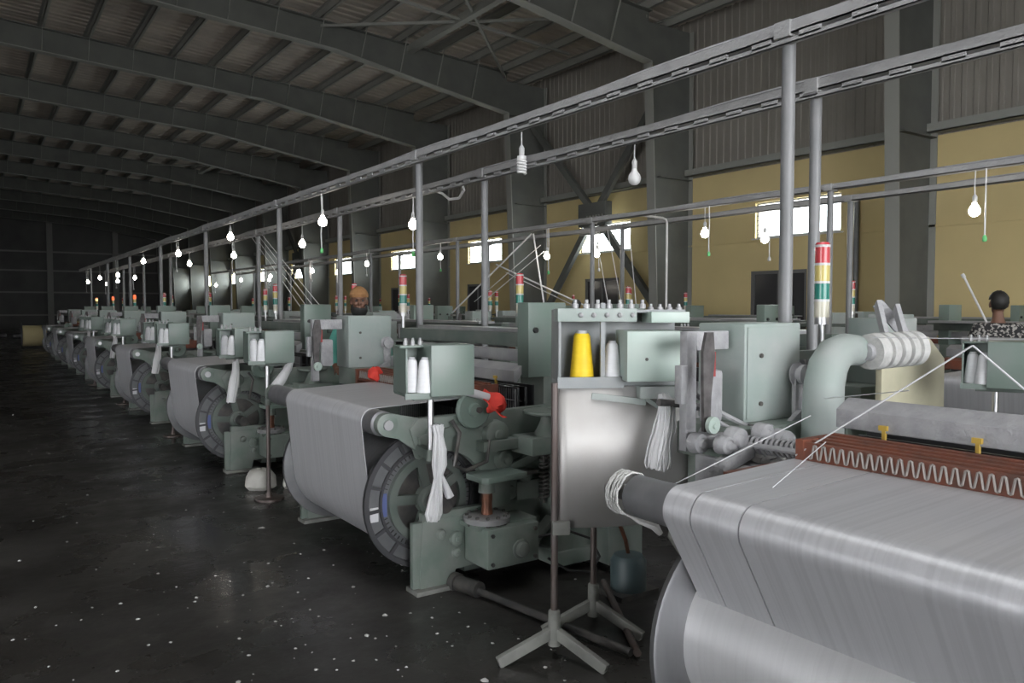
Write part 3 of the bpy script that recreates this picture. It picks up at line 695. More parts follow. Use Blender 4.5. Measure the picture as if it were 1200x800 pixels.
for a, b in (((3.42, 1.5, 1.40), (3.52, 1.62, 1.62)), ((3.52, 1.62, 1.62), (3.64, 1.5, 1.42)), ((3.44, 1.42, 1.40), (3.56, 1.55, 1.6))): tr.bar(a, b, .02, .05)
part1(tr, 'drum_bracket', 'dusty_grey')
cx = MB(); cx.tube(helix((2.62, 1.98, 1.03), (.0, -1, .03), .03, 26, .62), .007, 6); part1(cx, 'lint_covered_spring', 'dusty_grey')
part1(MB().cyl((2.60, 1.98, 1.03), (2.58, 1.36, 1.05), .012, n=8), 'spring_rod', 'dusty_grey')
ms = MB()
for (x, y, z, r, h) in ((2.47, 1.66, 1.05, .04, .05), (2.54, 1.66, 1.06, .06, .05), (2.66, 1.62, 1.08, .05, .05), (2.75, 1.6, 1.03, .07, .06), (2.46, 1.79, 1.04, .045, .05), (2.62, 1.86, 1.04, .06, .05)):
    ms.lathe((x, y, z), (0, -1, 0), [(0, r), (h, r * .9), (h, r * .5), (h * 1.3, r * .4)], 16)
ms.bar((2.46, 1.80, 1.03), (2.75, 1.62, 1.09), .05, .05).bar((2.42, 1.6, .96), (2.85, 1.75, 1.02), .06, .08).box(2.55, 2.9, 1.5, 1.86, .8, .97).box(2.38, 2.5, 1.50, 1.64, .86, .98).bar((2.3, 1.5, 1.0), (2.6, 1.6, 1.02), .03, .05)
part1(ms, 'feeder_castings', 'dusty_grey', kind='stuff', bevel=.005)
lf = MB()                                                   # lint that has settled on the castings, as clumps
for i in range(70):
    x = random.uniform(2.6, 3.1); y = random.uniform(1.5, 1.84); z = random.uniform(.965, 1.0); r = random.uniform(.015, .04)
    lf.lathe((x, y, z), (random.uniform(-.3, .3), random.uniform(-.3, .3), 1), [(0, r), (r * .5, r * .9), (r * .9, r * .4), (r, 0)], 7)
part1(MB().box(2.2, 2.62, 1.385, 1.41, .985, 1.015), 'dark_red_bar', 'redbrown')
part1(lf, 'lint_clumps', 'lint', kind='stuff', rnd=.004)
part1(MB().tube([(3.06, 1.72, 1.10), (2.95, 1.68, 1.08), (2.85, 1.66, 1.085), (2.70, 1.7, 1.10)], .008, 6), 'sensor_cable', 'strap')
hs = MB(); hs.tube([(2.52, 1.85, 1.24), (2.60, 1.78, 1.16), (2.70, 1.72, 1.10), (2.8, 1.66, 1.06)], .012, 6); hs.tube([(2.5, 1.85, 1.2), (2.58, 1.76, 1.12), (2.66, 1.70, 1.06)], .01, 6)
part1(hs, 'air_hose', 'dusty_grey')
part1(MB().tube([(2.44, 1.97, 1.19), (2.56, 1.96, 1.175), (2.70, 1.93, 1.15)], .016, 8), 'dark_hose', 'strap')
wb2 = MB().prism([(2.02, .95), (2.16, .92), (2.22, .80), (2.20, .58), (2.10, .55), (2.06, .70), (1.98, .80)], 'y', 1.40, 1.47)
part1(wb2, 'roll_stand', 'cast_cream', bevel=.008)
wl = MB()                                                   # waste yarn wound round the end of the whip roll
for i in range(9):
    c = Vector((1.84, 1.49 + i * .007, .965)); a0 = random.uniform(0, 6)
    wl.tube([c + Vector((math.cos(a0 + t * .45) * (.072 + random.uniform(0, .004)), random.uniform(-.006, .006), math.sin(a0 + t * .45) * (.072 + random.uniform(0, .004)))) for t in range(15)], .0035, 5)
wl.tube([(1.83, 1.50, .895), (1.87, 1.49, .87), (1.92, 1.47, .85), (1.94, 1.46, .82)], .012, 6, radii=[.006, .012, .018, .01])
part1(wl, 'wound_waste_yarn', 'lint')
OFF = Vector((0, 0, 0))
tag(MB().box(4.47, 4.5, 2.60, 2.63, .0, .4).prism([(4.45, .4), (4.45, 1.40), (4.98, 1.415), (5.18, 1.27), (5.20, .4)], 'y', 2.58, 2.62).box(5.14, 5.18, 2.58, 2.62, 0, .4).build('guard_panel', 'cream', bevel=.006),
    'cream sheet guard with clipped corner standing behind the first loom', 'panel')

# ------------------------------------------------------------------ yarn creels (cone boxes on poles) and cones
def cone_proto(name, mt, label, h=.17, r0=.047, r1=.028):
    mb = MB().lathe((0, 0, 0), (0, 0, 1), [(0, r0 * .8), (.004, r0), (.012, r0), (h - .012, r1), (h, r1 * .8)], 24)
    o = tag(mb.build(name, mt), label, 'yarn cone')
    MB().lathe((0, 0, h), (0, 0, 1), [(0, r1 * .7), (.012, r1 * .62), (.012, r1 * .45), (0, r1 * .45)], 14).build('cone_core', 'tube_paper', o)
    return o
def make_creel(label):
    """local frame: x to the right seen from the camera, -y towards the camera, z = 0 on the floor"""
    r = thing('yarn_creel', label, 'creel')
    MB().cyl((0, 0, .80), (0, 0, 1.145), .017, n=14).build('pole', 'chrome', r)
    MB().bar((0, 0, .82), (0, .195, .82), .04, .05).lathe((0, 0, .79), (0, 0, 1), [(0, .026), (.06, .026)], 14).build('pole_arm', 'green_dark', r)
    b = MB(); b.box(-.17, .19, .10, .112, 1.15, 1.40); b.box(-.17, .19, -.12, .10, 1.145, 1.16); b.box(-.17, -.16, -.12, .1, 1.16, 1.39).box(-.17, .19, -.02, .1, 1.39, 1.402)
    b.build('creel_cabinet', 'green_box', r, bevel=.003)
    MB().box(-.045, .19, -.15, .09, 1.145, 1.408).build('creel_cover', 'green_box', r, bevel=.006)
    MB().box(-.175, -.045, -.13, -.115, 1.135, 1.165).build('shelf_lip', 'green_box', r)
    g = MB()
    for q in (-.13, -.09, -.05): g.cyl((q, .02, 1.402), (q, .02, 1.425), .012, n=10); g.cyl((q, .02, 1.425), (q, .02, 1.44), .008, n=8)
    g.build('thread_guides', 'grey_metal', r, kind='stuff')
    MB().bar((-.1, 0, 1.13), (.16, 0, 1.13), .05, .03).build('pole_bracket', 'green_dark', r)
    return r
CW = cone_proto('yarn_cone', 'cone_white', 'white yarn cone')
CR = make_creel('green cone box on a chrome pole in front of the second aisle-row loom')
def put_creel(o, x, y, rz, label, cones=2, dz=0.0, group=None):
    o.location = (x, y, dz); o.rotation_euler = (0, 0, rz)
    o['label'] = label
    return o
first_cone = [True]
def put_cone(p, label, h=0, group=None):
    if first_cone[0]: o = CW; first_cone[0] = False
    else: o = copy_tree(CW)
    o.location = p; o['label'] = label; o['group'] = group or 'white yarn cones in the creel boxes'
    return o
def cr_pt(cx, cy, rz, lx, ly, lz): return (cx + lx * math.cos(rz) - ly * math.sin(rz), cy + lx * math.sin(rz) + ly * math.cos(rz), lz)
put_creel(CR, 1.99, 3.64, -.18, CR['label'])
for i, (lx, ly) in enumerate(((-.115, -.04), (-.06, -.09))):
    put_cone(cr_pt(1.99, 3.64, -.18, lx, ly, 1.161), ('outer' if i == 0 else 'inner') + ' white yarn cone in the box in front of the second loom')
CREELS = [(2.02, 6.5, -.1, 'green cone box between second and third aisle looms')]
for k in range(4): CREELS.append((2.05 + .02 * k, 7.5 + 3.9 * k, -.1, 'green cone box on a pole in front of the %s aisle-row loom' % NTH[k]))
for k in range(3): CREELS.append((2.05 + .02 * k, 10.4 + 3.9 * k, -.1, 'green cone box at the far end of the %s aisle-row loom' % NTH[k]))
for (x, y, rz, lab) in CREELS:
    o = copy_tree(CR); put_creel(o, x, y, rz, lab)
    for i, (lx, ly) in enumerate(((-.115, -.04), (-.06, -.09))):
        put_cone(cr_pt(x, y, rz, lx, ly, 1.161), ('outer' if i == 0 else 'inner') + ' white cone in the' + lab[5:].replace('cone box', 'box').replace(' on a pole', ''))
def floor_pole(o):
    MB().cyl((0, 0, .02), (0, 0, .80), .017, n=14).lathe((0, 0, 0), (0, 0, 1), [(0, .12), (.015, .12), (.02, .03), (.06, .025)], 20).build('lower_pole', 'rust_pole', o)
for o in [q for q in C.objects if q.name.startswith('yarn_creel') and ('far end' in q['label'] or 'between' in q['label'])]: floor_pole(o)
o = copy_tree(CR); put_creel(o, 4.86, 2.13, -1.15, 'green cone box on a floor pole beside the cream guard, under the white cord peak'); floor_pole(o)
for i, (lx, ly) in enumerate(((-.115, -.04), (-.06, -.09))):
    put_cone(cr_pt(4.86, 2.13, -1.15, lx, ly, 1.161), ('outer' if i == 0 else 'inner') + ' white cone in the box beside the cream guard')
for k in range(4):
    x, y = 5.79, 5.51 + 3.9 * k
    o = copy_tree(CR); put_creel(o, x, y, PI - .18, 'green cone box on a pole behind the second row, %s along it' % ORD[k])

# --- the stainless guard and creel of the first loom, on two tripod poles
T = thing('creel_stand', 'creel stand on two tripod poles with stainless guard sheet and open cone box', 'creel stand', (2.16, 2.79, 0))
OFF = Vector((2.16, 2.79, 0))
for (px, py, nm) in ((2.16, 2.79, 0), (2.53, 2.95, 1)):
    MB().cyl((px, py, .14), (px, py, 1.26), .0165, n=14).build('pole', 'rust_pole', T)
    ft = MB().lathe((px, py, .06), (0, 0, 1), [(0, .03), (.16, .027), (.165, .02)], 16)
    for k in range(3):
        a = math.radians((-70, 165, 50)[k]) 
        e = Vector((math.cos(a), math.sin(a), 0)); p0 = Vector((px, py, .12)) + e * .015; p1 = Vector((px, py, .018)) + e * .27
        ft.bar(p0, p1, .03, .05, up=(0, 0, 1))
    ft.build('tripod_foot', 'cast_cream', T, bevel=.004)
OFF = Vector((2.16, 2.79, 0))
ang = math.radians(-28); E1 = Vector((math.cos(ang), math.sin(ang), 0)); N1 = Vector((math.sin(ang), -math.cos(ang), 0))    # along the front, towards the camera
O1 = Vector((2.20, 2.83, 0))
def q3(a, d, z): p = O1 + E1 * a + N1 * d; return (p.x, p.y, z)
def obox(mb, a0, a1, d0, d1, z0, z1):
    vs = [q3(a, d, z) for z in (z0, z1) for d in (d0, d1) for a in (a0, a1)]
    return mb.add(vs, [(0, 2, 3, 1), (4, 5, 7, 6), (0, 1, 5, 4), (2, 6, 7, 3), (0, 4, 6, 2), (1, 3, 7, 5)])
pn = MB(); n = 14
vs = []
for zi in (0.0, 1.0):
    for i in range(n + 1):
        a = .62 * i / n; d = .05 + .015 * math.sin(i / n * 5.5) * (1 - .4 * zi)
        vs.append(q3(a, d, .60 + zi * .64))
pn.add(vs, [(i, i + 1, n + 2 + i, n + 1 + i) for i in range(n)])
go = pn.build('guard_sheet', 'stainless', T, smooth=60)
md = go.modifiers.new('thick', 'SOLIDIFY'); md.thickness = .003
obox(MB(), -.03, .05, .03, .09, .575, .635).build('pole_clamp', 'cast_cream', T, bevel=.004)
cab = MB(); obox(cab, 0, .60, -.14, -.13, 1.26, 1.59); obox(cab, 0, .58, -.13, .06, 1.245, 1.265); obox(cab, 0, .012, -.13, .05, 1.265, 1.58); obox(cab, .0, .60, -.13, .02, 1.575, 1.59)
cab.build('creel_cabinet', 'creel_grey', T, bevel=.003)
lip = MB(); obox(lip, -.005, .30, .05, .065, 1.235, 1.285); lip.build('shelf_lip', 'creel_grey', T)
obox(MB(), .195, .215, .03, .05, 1.28, 1.62).build('centre_post', 'creel_grey', T)
obox(MB(), -.005, .36, -.06, .06, 1.535, 1.595).build('guide_tray', 'green_dusty', T, bevel=.004)
ct = MB(); obox(ct, .42, .60, -.08, .08, 1.53, 1.58); ct.build('guide_tray', 'green_light', T, bevel=.005)
cv = MB(); obox(cv, .29, .545, -.06, .15, 1.27, 1.495); cv.build('creel_cover', 'green_light', T, bevel=.006)
MB().lathe(q3(.38, .15, 1.37), N1, [(0, .008), (.006, .007), (.008, 0)], 10).build('cover_screw', 'iron', T)
g = MB()
for k in range(7): g.lathe(q3(.08 + k * .052, .03, 1.595), (0, 0, 1), [(0, .016), (.02, .016), (.022, .009), (.04, .009)], 12)
for k in range(4): g.lathe(q3(.44 + k * .045, .0, 1.58), (0, 0, 1), [(0, .015), (.02, .015), (.022, .008), (.036, .008)], 12)
for k in range(5): g.lathe(q3(.10 + k * .06, .06, 1.565), N1, [(0, .012), (.012, .010), (.016, 0)], 10)
MB().lathe(q3(.10, -.04, 1.59), (0, 0, 1), [(0, .008), (.012, .018), (.03, .022), (.044, .014), (.048, 0)], 12).build('dark_knob', 'black', T)
g.build('thread_guides', 'grey_metal', T, kind='stuff')
tm = MB(); obox(tm, .36, .56, .03, .12, 1.19, 1.245); tm.bar(q3(.15, .06, 1.2), q3(.40, .07, 1.17), .02, .03); tm.bar(q3(.38, .06, 1.2), q3(.5, .09, 1.12), .03, .02)
tm.build('cover_bracket', 'green_dusty', T, bevel=.004)
OFF = Vector((0, 0, 0))
YC = cone_proto('yarn_cone', 'cone_yellow', 'bright yellow yarn cone in the open box of the creel stand', h=.215, r0=.056, r1=.038); YC.location = q3(.125, -.035, 1.265)
put_cone(q3(.258, .005, 1.265), 'white yarn cone half hidden by the creel stand cover', 0); 
# ------------------------------------------------------------------ hanging hanks of waste yarn
def hank(name, label, pts, radii, n_str=34, r=.0035, mt='yarn_white', seed=1):
    rnd = random.Random(seed); mb = MB(); pts = [Vector(p) for p in pts]
    for s in range(n_str):
        a = rnd.uniform(0, 2 * PI); q = math.sqrt(rnd.uniform(.05, 1)); w = []
        for p, R in zip(pts, radii):
            w.append(p + Vector((math.cos(a + rnd.uniform(-.2, .2)) * R * q, math.sin(a + rnd.uniform(-.2, .2)) * R * q, rnd.uniform(-.006, .006))))
        mb.tube(w, r * rnd.uniform(1, 2.2), 5)
    body = MB().tube(pts, .02, 10, radii=[R * .82 for R in radii]); mb.add(body.v, body.f)
    return tag(mb.build(name, mt, smooth=80), label, 'yarn hank', 'hanks of white waste yarn')
hank('yarn_hank', 'white yarn hank knotted on the chrome pole of the second loom', [(2.01, 3.60, .98), (2.01, 3.59, .93), (2.01, 3.58, .86), (2.01, 3.58, .77), (2.0, 3.58, .70), (1.985, 3.58, .60), (1.97, 3.58, .52), (1.97, 3.58, .485)], [.03, .02, .032, .034, .018, .034, .042, .03], seed=3)
hank('yarn_hank', 'shorter white yarn tail beside the knotted hank on the chrome pole', [(2.015, 3.575, .72), (2.04, 3.57, .66), (2.065, 3.57, .60)], [.012, .02, .026], n_str=14, seed=4)
hank('yarn_hank', 'broad white yarn hank hanging in front of the stainless sheet', [(2.50, 2.45, 1.215), (2.505, 2.44, 1.19), (2.51, 2.44, 1.15), (2.49, 2.43, 1.08), (2.47, 2.43, 1.0), (2.455, 2.43, .93), (2.45, 2.43, .90)], [.02, .032, .034, .046, .05, .058, .056], n_str=60, r=.003, seed=5)
hank('yarn_hank', 'white yarn hank by the whip roll end under the stainless sheet', [(2.22, 2.02, .90), (2.24, 2.0, .84), (2.26, 1.98, .76), (2.28, 1.97, .66)], [.02, .035, .045, .035], n_str=30, seed=6)
for k, (x, y) in enumerate(((2.02, 7.46), (2.1, 6.4), (2.06, 11.3), (2.08, 15.2), (2.1, 19.1))):
    hank('yarn_hank', 'white yarn hank hanging at the %s' % ['cone box of the third aisle loom', 'far end of the second aisle loom', 'cone box of the fourth aisle loom', 'cone box of the fifth aisle loom', 'cone box of the sixth aisle loom'][k],
         [(x, y, 1.1), (x, y, 1.02), (x - .02, y, .9), (x - .05 if k != 1 else x + .0, y, .72)] if k != 1 else [(2.22, 6.5, 1.17), (2.17, 6.45, 1.08), (2.08, 6.4, .98), (2.0, 6.36, .90)], [.03, .035, .05, .045], n_str=18, seed=10 + k)

# ================================================================== OVERHEAD CABLE TRAYS
def trunking(label, X, z, ya, yb, posts, group=None, lower=True):
    t = thing('cable_trunking', label, 'cable tray', (X, ya, 0))
    global OFF; OFF = Vector((X, ya, 0))
    mb = MB(); w = .05; h = .055 if lower else .05
    mb.box(X - w, X + w, ya, yb, z, z + .008).box(X - w, X - w + .006, ya, yb, z, z + h).box(X + w - .006, X + w, ya, yb, z, z + h).box(X - w, X + w, ya, yb, z + h, z + h + .006)
    mb.build('tray', 'trunk', t)
    if lower:
        MB().box(X - .05, X - .044, ya, yb, z - .045, z - .02).box(X - .05, X - .02, ya, yb, z - .045, z - .04).build('slotted_rail', 'trunk', t)
        hg = MB(); yy = ya + .2
        while yy < yb: hg.box(X - .05, X - .04, yy, yy + .12, z - .03, z + .01); yy += .28
        hg.build('rail_hangers', 'trunk', t, kind='stuff')
    cv = MB(); pts = []
    yy = ya
    while yy < yb: pts.append((X + .02 * math.sin(yy * 1.7), yy, z + h + .014 + .008 * math.sin(yy * 2.3))); yy += .5
    cv.tube(pts, .013, 6); cv.build('loose_cable', 'dusty_grey', t)
    for y in posts:
        p = MB().cyl((X, y, .01), (X, y, z), .034, n=14).box(X - .08, X + .08, y - .08, y + .08, 0, .012)
        p.build('post', 'post', t)
        MB().box(X - .062, X + .062, y - .045, y + .045, z - .012, z + h + .012).build('post_clamp', 'trunk', t)
    OFF = Vector((0, 0, 0)); return t
trunking('dusty grey cable tray on round posts above the aisle row of looms', 3.4, 2.945, -1.0, 33.0, [2.49 + 3.93 * k for k in range(8)])
trunking('grey cable tray on slim posts above the second row of looms', 4.2, 2.885, -1.0, 33.0, [2.88 + 3.68 * k for k in range(9)])
trunking('grey cable tray crossing in front of the high windows', 7.6, 2.85, -1.0, 31.0, [5.02 + 3.9 * k for k in range(7)], lower=False)
trunking('thin grey cable tray nearest the yellow wall', 8.5, 2.84, -1.0, 31.0, [5.35 + 3.9 * k for k in range(7)], lower=False)

# ------------------------------------------------------------------ bulbs on cords
n_b = [0]
def bulb(x, y, z, ztop_, label, lit=True, kind='lamp'):
    t = thing('pendant_bulb', label, 'light bulb', (x, y, z), 0, 'lit bulbs hanging from the cable trays' if lit else 'unlit bulbs hanging from the cable trays')
    key = (lit, kind)
    if key not in BPROTO:
        if kind == 'lamp':
            b = MB().lathe((0, 0, 0), (0, 0, -1), [(0, .018), (.02, .021), (.05, .042), (.08, .050), (.108, .042), (.126, .022), (.131, 0)], 18)
        else:
            b = MB().tube([(math.cos(a * .7) * .03, math.sin(a * .7) * .03, -.03 - a * .0024) for a in range(46)], .0095, 7); b.cyl((0, 0, -.01), (0, 0, -.035), .034, n=16)
        s_ = MB().lathe((0, 0, 0), (0, 0, 1), [(-.005, .019), (.05, .021), (.065, .012), (.075, .005)], 14)
        BPROTO[key] = (b.mesh('bulb', 'bulb_lit' if lit else 'bulb_off', smooth=60), s_.mesh('socket', 'socket'))
    for nm, me in zip(('bulb', 'socket'), BPROTO[key]):
        o = bpy.data.objects.new(nm, me); C.objects.link(o); o.parent = t
    MB().tube([(0, 0, .07), (.004, .006, (ztop_ - z) * .5), (0, 0, ztop_ - z)], .005, 6).build('cord', 'cord', t)
    return t
BPROTO = {}
def pull(x, y, z0, z1, label, knob='green_knob'):
    t = thing('pull_switch', label, 'pull cord', (x, y, z0), 0, 'pull switches on white cords')
    MB().tube([(0, 0, z1 - z0), (.01, .004, (z1 - z0) * .6), (-.008, -.004, (z1 - z0) * .3), (0, 0, .03)], .007, 6).build('cord', 'cord', t)
    MB().lathe((0, 0, -.03), (0, 0, 1), [(0, .012), (.01, .02), (.045, .018), (.06, .007)], 12).build('switch_knob', knob, t)
ROWN = {3.4: 'aisle-row tray', 4.2: 'second-row tray', 7.6: 'window tray', 8.5: 'wall-side tray'}
LIT = [(3.4, 8.80, 2.67), (3.4, 12.71, 2.78), (3.4, 16.46, 2.73), (3.4, 20.23, 2.76), (3.4, 24.15, 2.56), (3.4, 27.78, 2.60), (3.4, 30.83, 2.55),
       (4.2, 8.08, 2.62), (4.2, 11.72, 2.64), (4.2, 15.49, 2.67), (4.2, 19.19, 2.68), (4.2, 26.48, 2.58), (4.2, 29.86, 2.57), (4.2, 32.5, 2.53),
       (7.6, 3.55, 2.56), (7.6, 6.76, 2.60), (7.6, 10.03, 2.49), (7.6, 13.48, 2.66), (7.6, 16.93, 2.68), (7.6, 20.45, 2.65), (7.6, 24.02, 2.62), (7.6, 27.2, 2.60), (7.6, 30.5, 2.50),
       (8.5, 6.55, 2.56), (8.5, 9.86, 2.55), (8.5, 20.9, 2.65), (8.5, 27.0, 2.62)]
cnt = {}
for x, y, z in LIT:
    cnt[x] = cnt.get(x, 0) + 1
    zt = {3.4: 2.898, 4.2: 2.838, 7.6: 2.848, 8.5: 2.838}[x]
    bulb(x, y, z, zt, 'glowing bulb, %s lit one along the %s' % (ORD[cnt[x] - 1], ROWN[x]))
    if cnt[x] % 2 == 1 or x > 7:
        pull(x - .06, y - .12, z - (.42 if x < 5 else .34), zt, 'white pull cord beside the %s lit bulb of the %s' % (ORD[cnt[x] - 1], ROWN[x]), 'green_knob' if y < 14 and x != 8.5 else 'socket')
bulb(3.4, 4.8, 2.73, 2.898, 'unlit spiral energy-saving bulb hanging from the aisle tray', False, 'spiral')
bulb(4.2, 4.44, 2.66, 2.838, 'unlit pear-shaped bulb hanging from the second tray', False)
# loops of white hose and cable hanging from the trays
tag(MB().tube([(4.2, 7.0, 2.89), (4.2, 6.95, 2.80), (4.2, 7.05, 2.73), (4.2, 7.25, 2.74), (4.2, 7.4, 2.82), (4.2, 7.6, 2.88)], .014, 8).build('hose_loop', 'conduit'), 'white hose looped under the second tray by a post', 'hose')
tag(MB().cyl((8.1, 7.9, 1.451), (8.1, 7.9, 2.80), .016, n=8).tube([(8.1, 7.9, 2.79), (8.08, 7.9, 2.83), (8.02, 7.9, 2.85), (7.65, 7.9, 2.86)], .016, 8).build('drop_conduit', 'conduit'), 'thin white conduit bending down from the window tray to a loom', 'conduit')
# ------------------------------------------------------------------ white ropes from the window tray down to the looms
RP = [((7.6, 10.45, 2.80), (7.35, 12.6, 1.5)), ((7.6, 10.40, 2.80), (7.7, 10.2, 1.5)), ((7.6, 11.5, 2.35), (7.8, 8.9, 1.5)), ((7.6, 10.2, 2.6), (7.4, 11.9, 1.7)),
      ((7.6, 10.1, 2.5), (7.4, 11.6, 1.7)), ((7.6, 11.2, 2.2), (7.8, 9.5, 1.6)), ((8.5, 9.9, 2.84), (8.2, 9.2, 1.5)), ((8.5, 9.6, 2.84), (8.3, 9.0, 1.5)), ((8.5, 9.1, 2.84), (8.3, 8.7, 1.5)),
      ((4.2, 14.3, 2.85), (4.3, 11.9, 1.5)), ((4.2, 14.1, 2.85), (4.3, 11.6, 1.5)), ((4.2, 13.9, 2.85), (4.3, 11.3, 1.5)), ((4.2, 13.7, 2.85), (4.3, 11.0, 1.5))]
for i, (p, q) in enumerate(RP):
    tag(MB().cyl(p, q, .013 if i < 3 else .006, n=6).build('yarn_rope', 'cord'), ['thick white rope slanting down from the window tray', 'thick white rope hanging straight from the window tray', 'thick white rope crossing the slanting rope'][i] if i < 3 else
        '%s thin white yarn, from its high end, of the %s' % (ORD[(i - 3) % 3 if i < 9 else i - 9], 'slanting bundle below the window tray' if i < 6 else 'strands hanging by the wall lamp' if i < 9 else 'fan below the second tray'), 'rope',
        None if i < 3 else ['slanting yarns below the window tray', 'hanging yarns by the yellow wall', 'fan of yarns below the second tray'][(i - 3) // 3 if i < 9 else 2])
# weft yarns drawn tight over the first loom
YN = [((2.60, 1.21, 1.48), (2.42, 1.72, 1.07)), ((2.60, 1.21, 1.48), (2.75, 1.0, 1.24)), ((3.2, 1.9, 1.47), (3.4, .9, 1.485)), ((3.0, 2.05, 1.2), (2.6, 1.41, 1.32)), ((2.0, 1.5, 1.052), (2.45, 1.62, 1.13)), ((1.95, 1.86, 1.0), (2.55, 1.75, 1.2))]
for i, (p, q) in enumerate(YN):
    tag(MB().cyl(p, q, .0032 if i < 2 else .0018, n=6).build('weft_yarn', 'tube_paper'), ['white cord running up over the first loom to a peak', 'white cord coming down from the peak over the stop bars', 'white yarn running level from the yarn drum', 'white yarn passing below the gooseneck', 'white yarn lying over the warp sheet of the first loom', 'white yarn from the roll end to the feeder castings'][i], 'yarn')

tag(MB().cyl((8.93, 4.02, 1.44), (8.85, 4.22, 1.92), .012, n=8).cyl((8.85, 4.22, 1.92), (8.84, 4.24, 1.96), .018, n=8).build('leaning_rod', 'conduit'), 'thin pale rod leaning up beside the man with black hair', 'rod')
# ================================================================== THINGS ON THE FLOOR
tag(MB().tube([(2.25, 3.80, .035), (2.28, 3.62, .04)], .045, 14).tube([(2.26, 3.74, .035), (2.44, 2.58, .03)], .02, 10).tube([(2.24, 3.83, .035), (2.247, 3.79, .035)], .055, 14).build('floor_pipe', 'iron'), 'dark pipe lying on the floor from the second loom to the stand', 'pipe')
tag(MB().cyl((2.46, 2.56, .03), (2.95, 3.35, .03), .018, n=10).build('floor_pipe', 'rust_pole'), 'thin rusty pipe lying on the floor behind the tripod feet', 'pipe')
pm = thing('suction_pump', 'blue grey pump motor on the floor under the stainless guard', 'pump', (3.0, 3.2, 0))
MB().lathe((0, 0, .03), (0, 0, 1), [(0, .10), (.16, .10), (.19, .08), (.2, .03)], 22).build('housing', 'pump_blue', pm)
MB().box(-.14, .14, -.1, .1, 0, .03).build('base', 'iron', pm)
MB().tube([(0, 0, .22), (-.05, -.03, .32), (-.12, -.06, .42), (-.13, -.06, .6)], .012, 8).build('pipe', 'copper', pm)
sk = MB(); sk.lathe((0, 0, 0), (0, 0, 1), [(0, .10), (.03, .135), (.11, .13), (.165, .09), (.18, .03), (.17, 0)], 18)
o = tag(sk.build('waste_sack', 'sack', rnd=.007), 'small white sack of waste yarn on the floor between second and third loom', 'sack'); o.location = (2.08, 6.92, 0)
o2 = o.copy(); C.objects.link(o2); o2.location = (2.32, 6.80, 0); o2.scale = (.6, .6, .7); o2['label'] = 'smaller white bundle on the floor behind the waste sack'
# red cloth, paper tube over the second loom's near frame
rc = MB()
gv = []; n = 9
for i in range(n):
    for j in range(n):
        u, v = i / (n - 1), j / (n - 1)
        gv.append((2.34 + .13 * u, 3.68 + .04 * math.sin(v * 6 + u * 4) - .03 * v, 1.10 - .06 * v - .05 * u + .018 * math.sin(u * 9 + v * 3) + (.06 if v < .2 else 0) * math.sin(u * 3)))
rc.add(gv, [(i * n + j, i * n + j + 1, (i + 1) * n + j + 1, (i + 1) * n + j) for i in range(n - 1) for j in range(n - 1)])
o = tag(rc.build('red_cloth', 'red_cloth', smooth=80), 'crumpled bright red cloth on the near frame of the second loom', 'cloth')
md = o.modifiers.new('thick', 'SOLIDIFY'); md.thickness = .006
tag(MB().lathe((2.22, 3.70, 1.145), (1, -.1, -.30), [(0, .022), (.0, .024), (.17, .022), (.17, .016), (.13, .016)], 20).build('yarn_tube', 'tube_paper'), 'pale grey yarn tube lying against the red cloth', 'tube')
o = tag(MB().lathe((0, 0, 0), (0, 0, 1), [(0, .03), (.02, .05), (.07, .05), (.09, .02), (.092, 0)], 12).build('red_rag', 'red_cloth', rnd=.012), 'small red rag on the far end of the second loom', 'rag'); o.location = (2.42, 5.25, 1.07)
# buff waste cloths draped on the third loom
for k, (x, y, z, s) in enumerate(((2.42, 8.6, 1.10, 1.0), (2.44, 12.3, 1.1, .9))):
    mb = MB(); gv = []
    for i in range(n):
        for j in range(n):
            u, v = i / (n - 1), j / (n - 1)
            gv.append((x + .16 * u * s - .06 * v, y + .5 * v * s, z + .14 * math.sin(u * PI) * s + .02 * math.sin(v * 11 + u * 5)))
    mb.add(gv, [(i * n + j, i * n + j + 1, (i + 1) * n + j + 1, (i + 1) * n + j) for i in range(n - 1) for j in range(n - 1)])
    o = tag(mb.build('buff_cloth', 'cotton_buff', smooth=80), 'buff cloth thrown over the stop bars of the %s aisle loom' % NTH[k], 'cloth'); md = o.modifiers.new('thick', 'SOLIDIFY'); md.thickness = .006
# full warp beams standing at the far end of the aisle
for k, (x, y, mt) in enumerate(((2.05, 35.6, 'carton'), (.45, 36.5, 'green_dark'))):
    b = thing('spare_warp_beam', ['buff yarn warp beam with dark flanges at the dark end of the aisle', 'dark warp beam standing beside the buff one at the aisle end'][k], 'warp beam', (x, y, 0))
    MB().lathe((-.4, 0, .5), (1, 0, 0), [(0, .40), (.8, .40)], 36).build('yarn_package', mt, b)
    for s in (-.42, .42): MB().lathe((s, 0, .5), (1 if s > 0 else -1, 0, 0), [(0, .5), (.03, .5), (.035, .46), (.04, .12), (.3, .1)], 36).build('flange', 'flange_edge', b)
# lint on the floor
lt = MB()
for i in range(520):
    y = random.uniform(1.6, 14) if i % 3 else random.uniform(1.6, 5); x = random.uniform(-.5, 2.2) if i % 4 else random.uniform(.3, 3.0)
    r = random.uniform(.003, .012) * (1.8 if random.random() < .1 else 1); a = random.uniform(0, 6)
    P = [(x + r * random.uniform(.5, 1.3) * math.cos(a + k * 1.05), y + r * random.uniform(.5, 1.6) * math.sin(a + k * 1.05), .001) for k in range(6)]
    lt.add(P + [(x, y, .001 + r * .5)], [(k, (k + 1) % 6, 6) for k in range(6)])
o = lt.build('lint_litter', 'lint', kind='stuff'); o['label'] = 'white lint flecks scattered over the black floor'; o['category'] = 'litter'

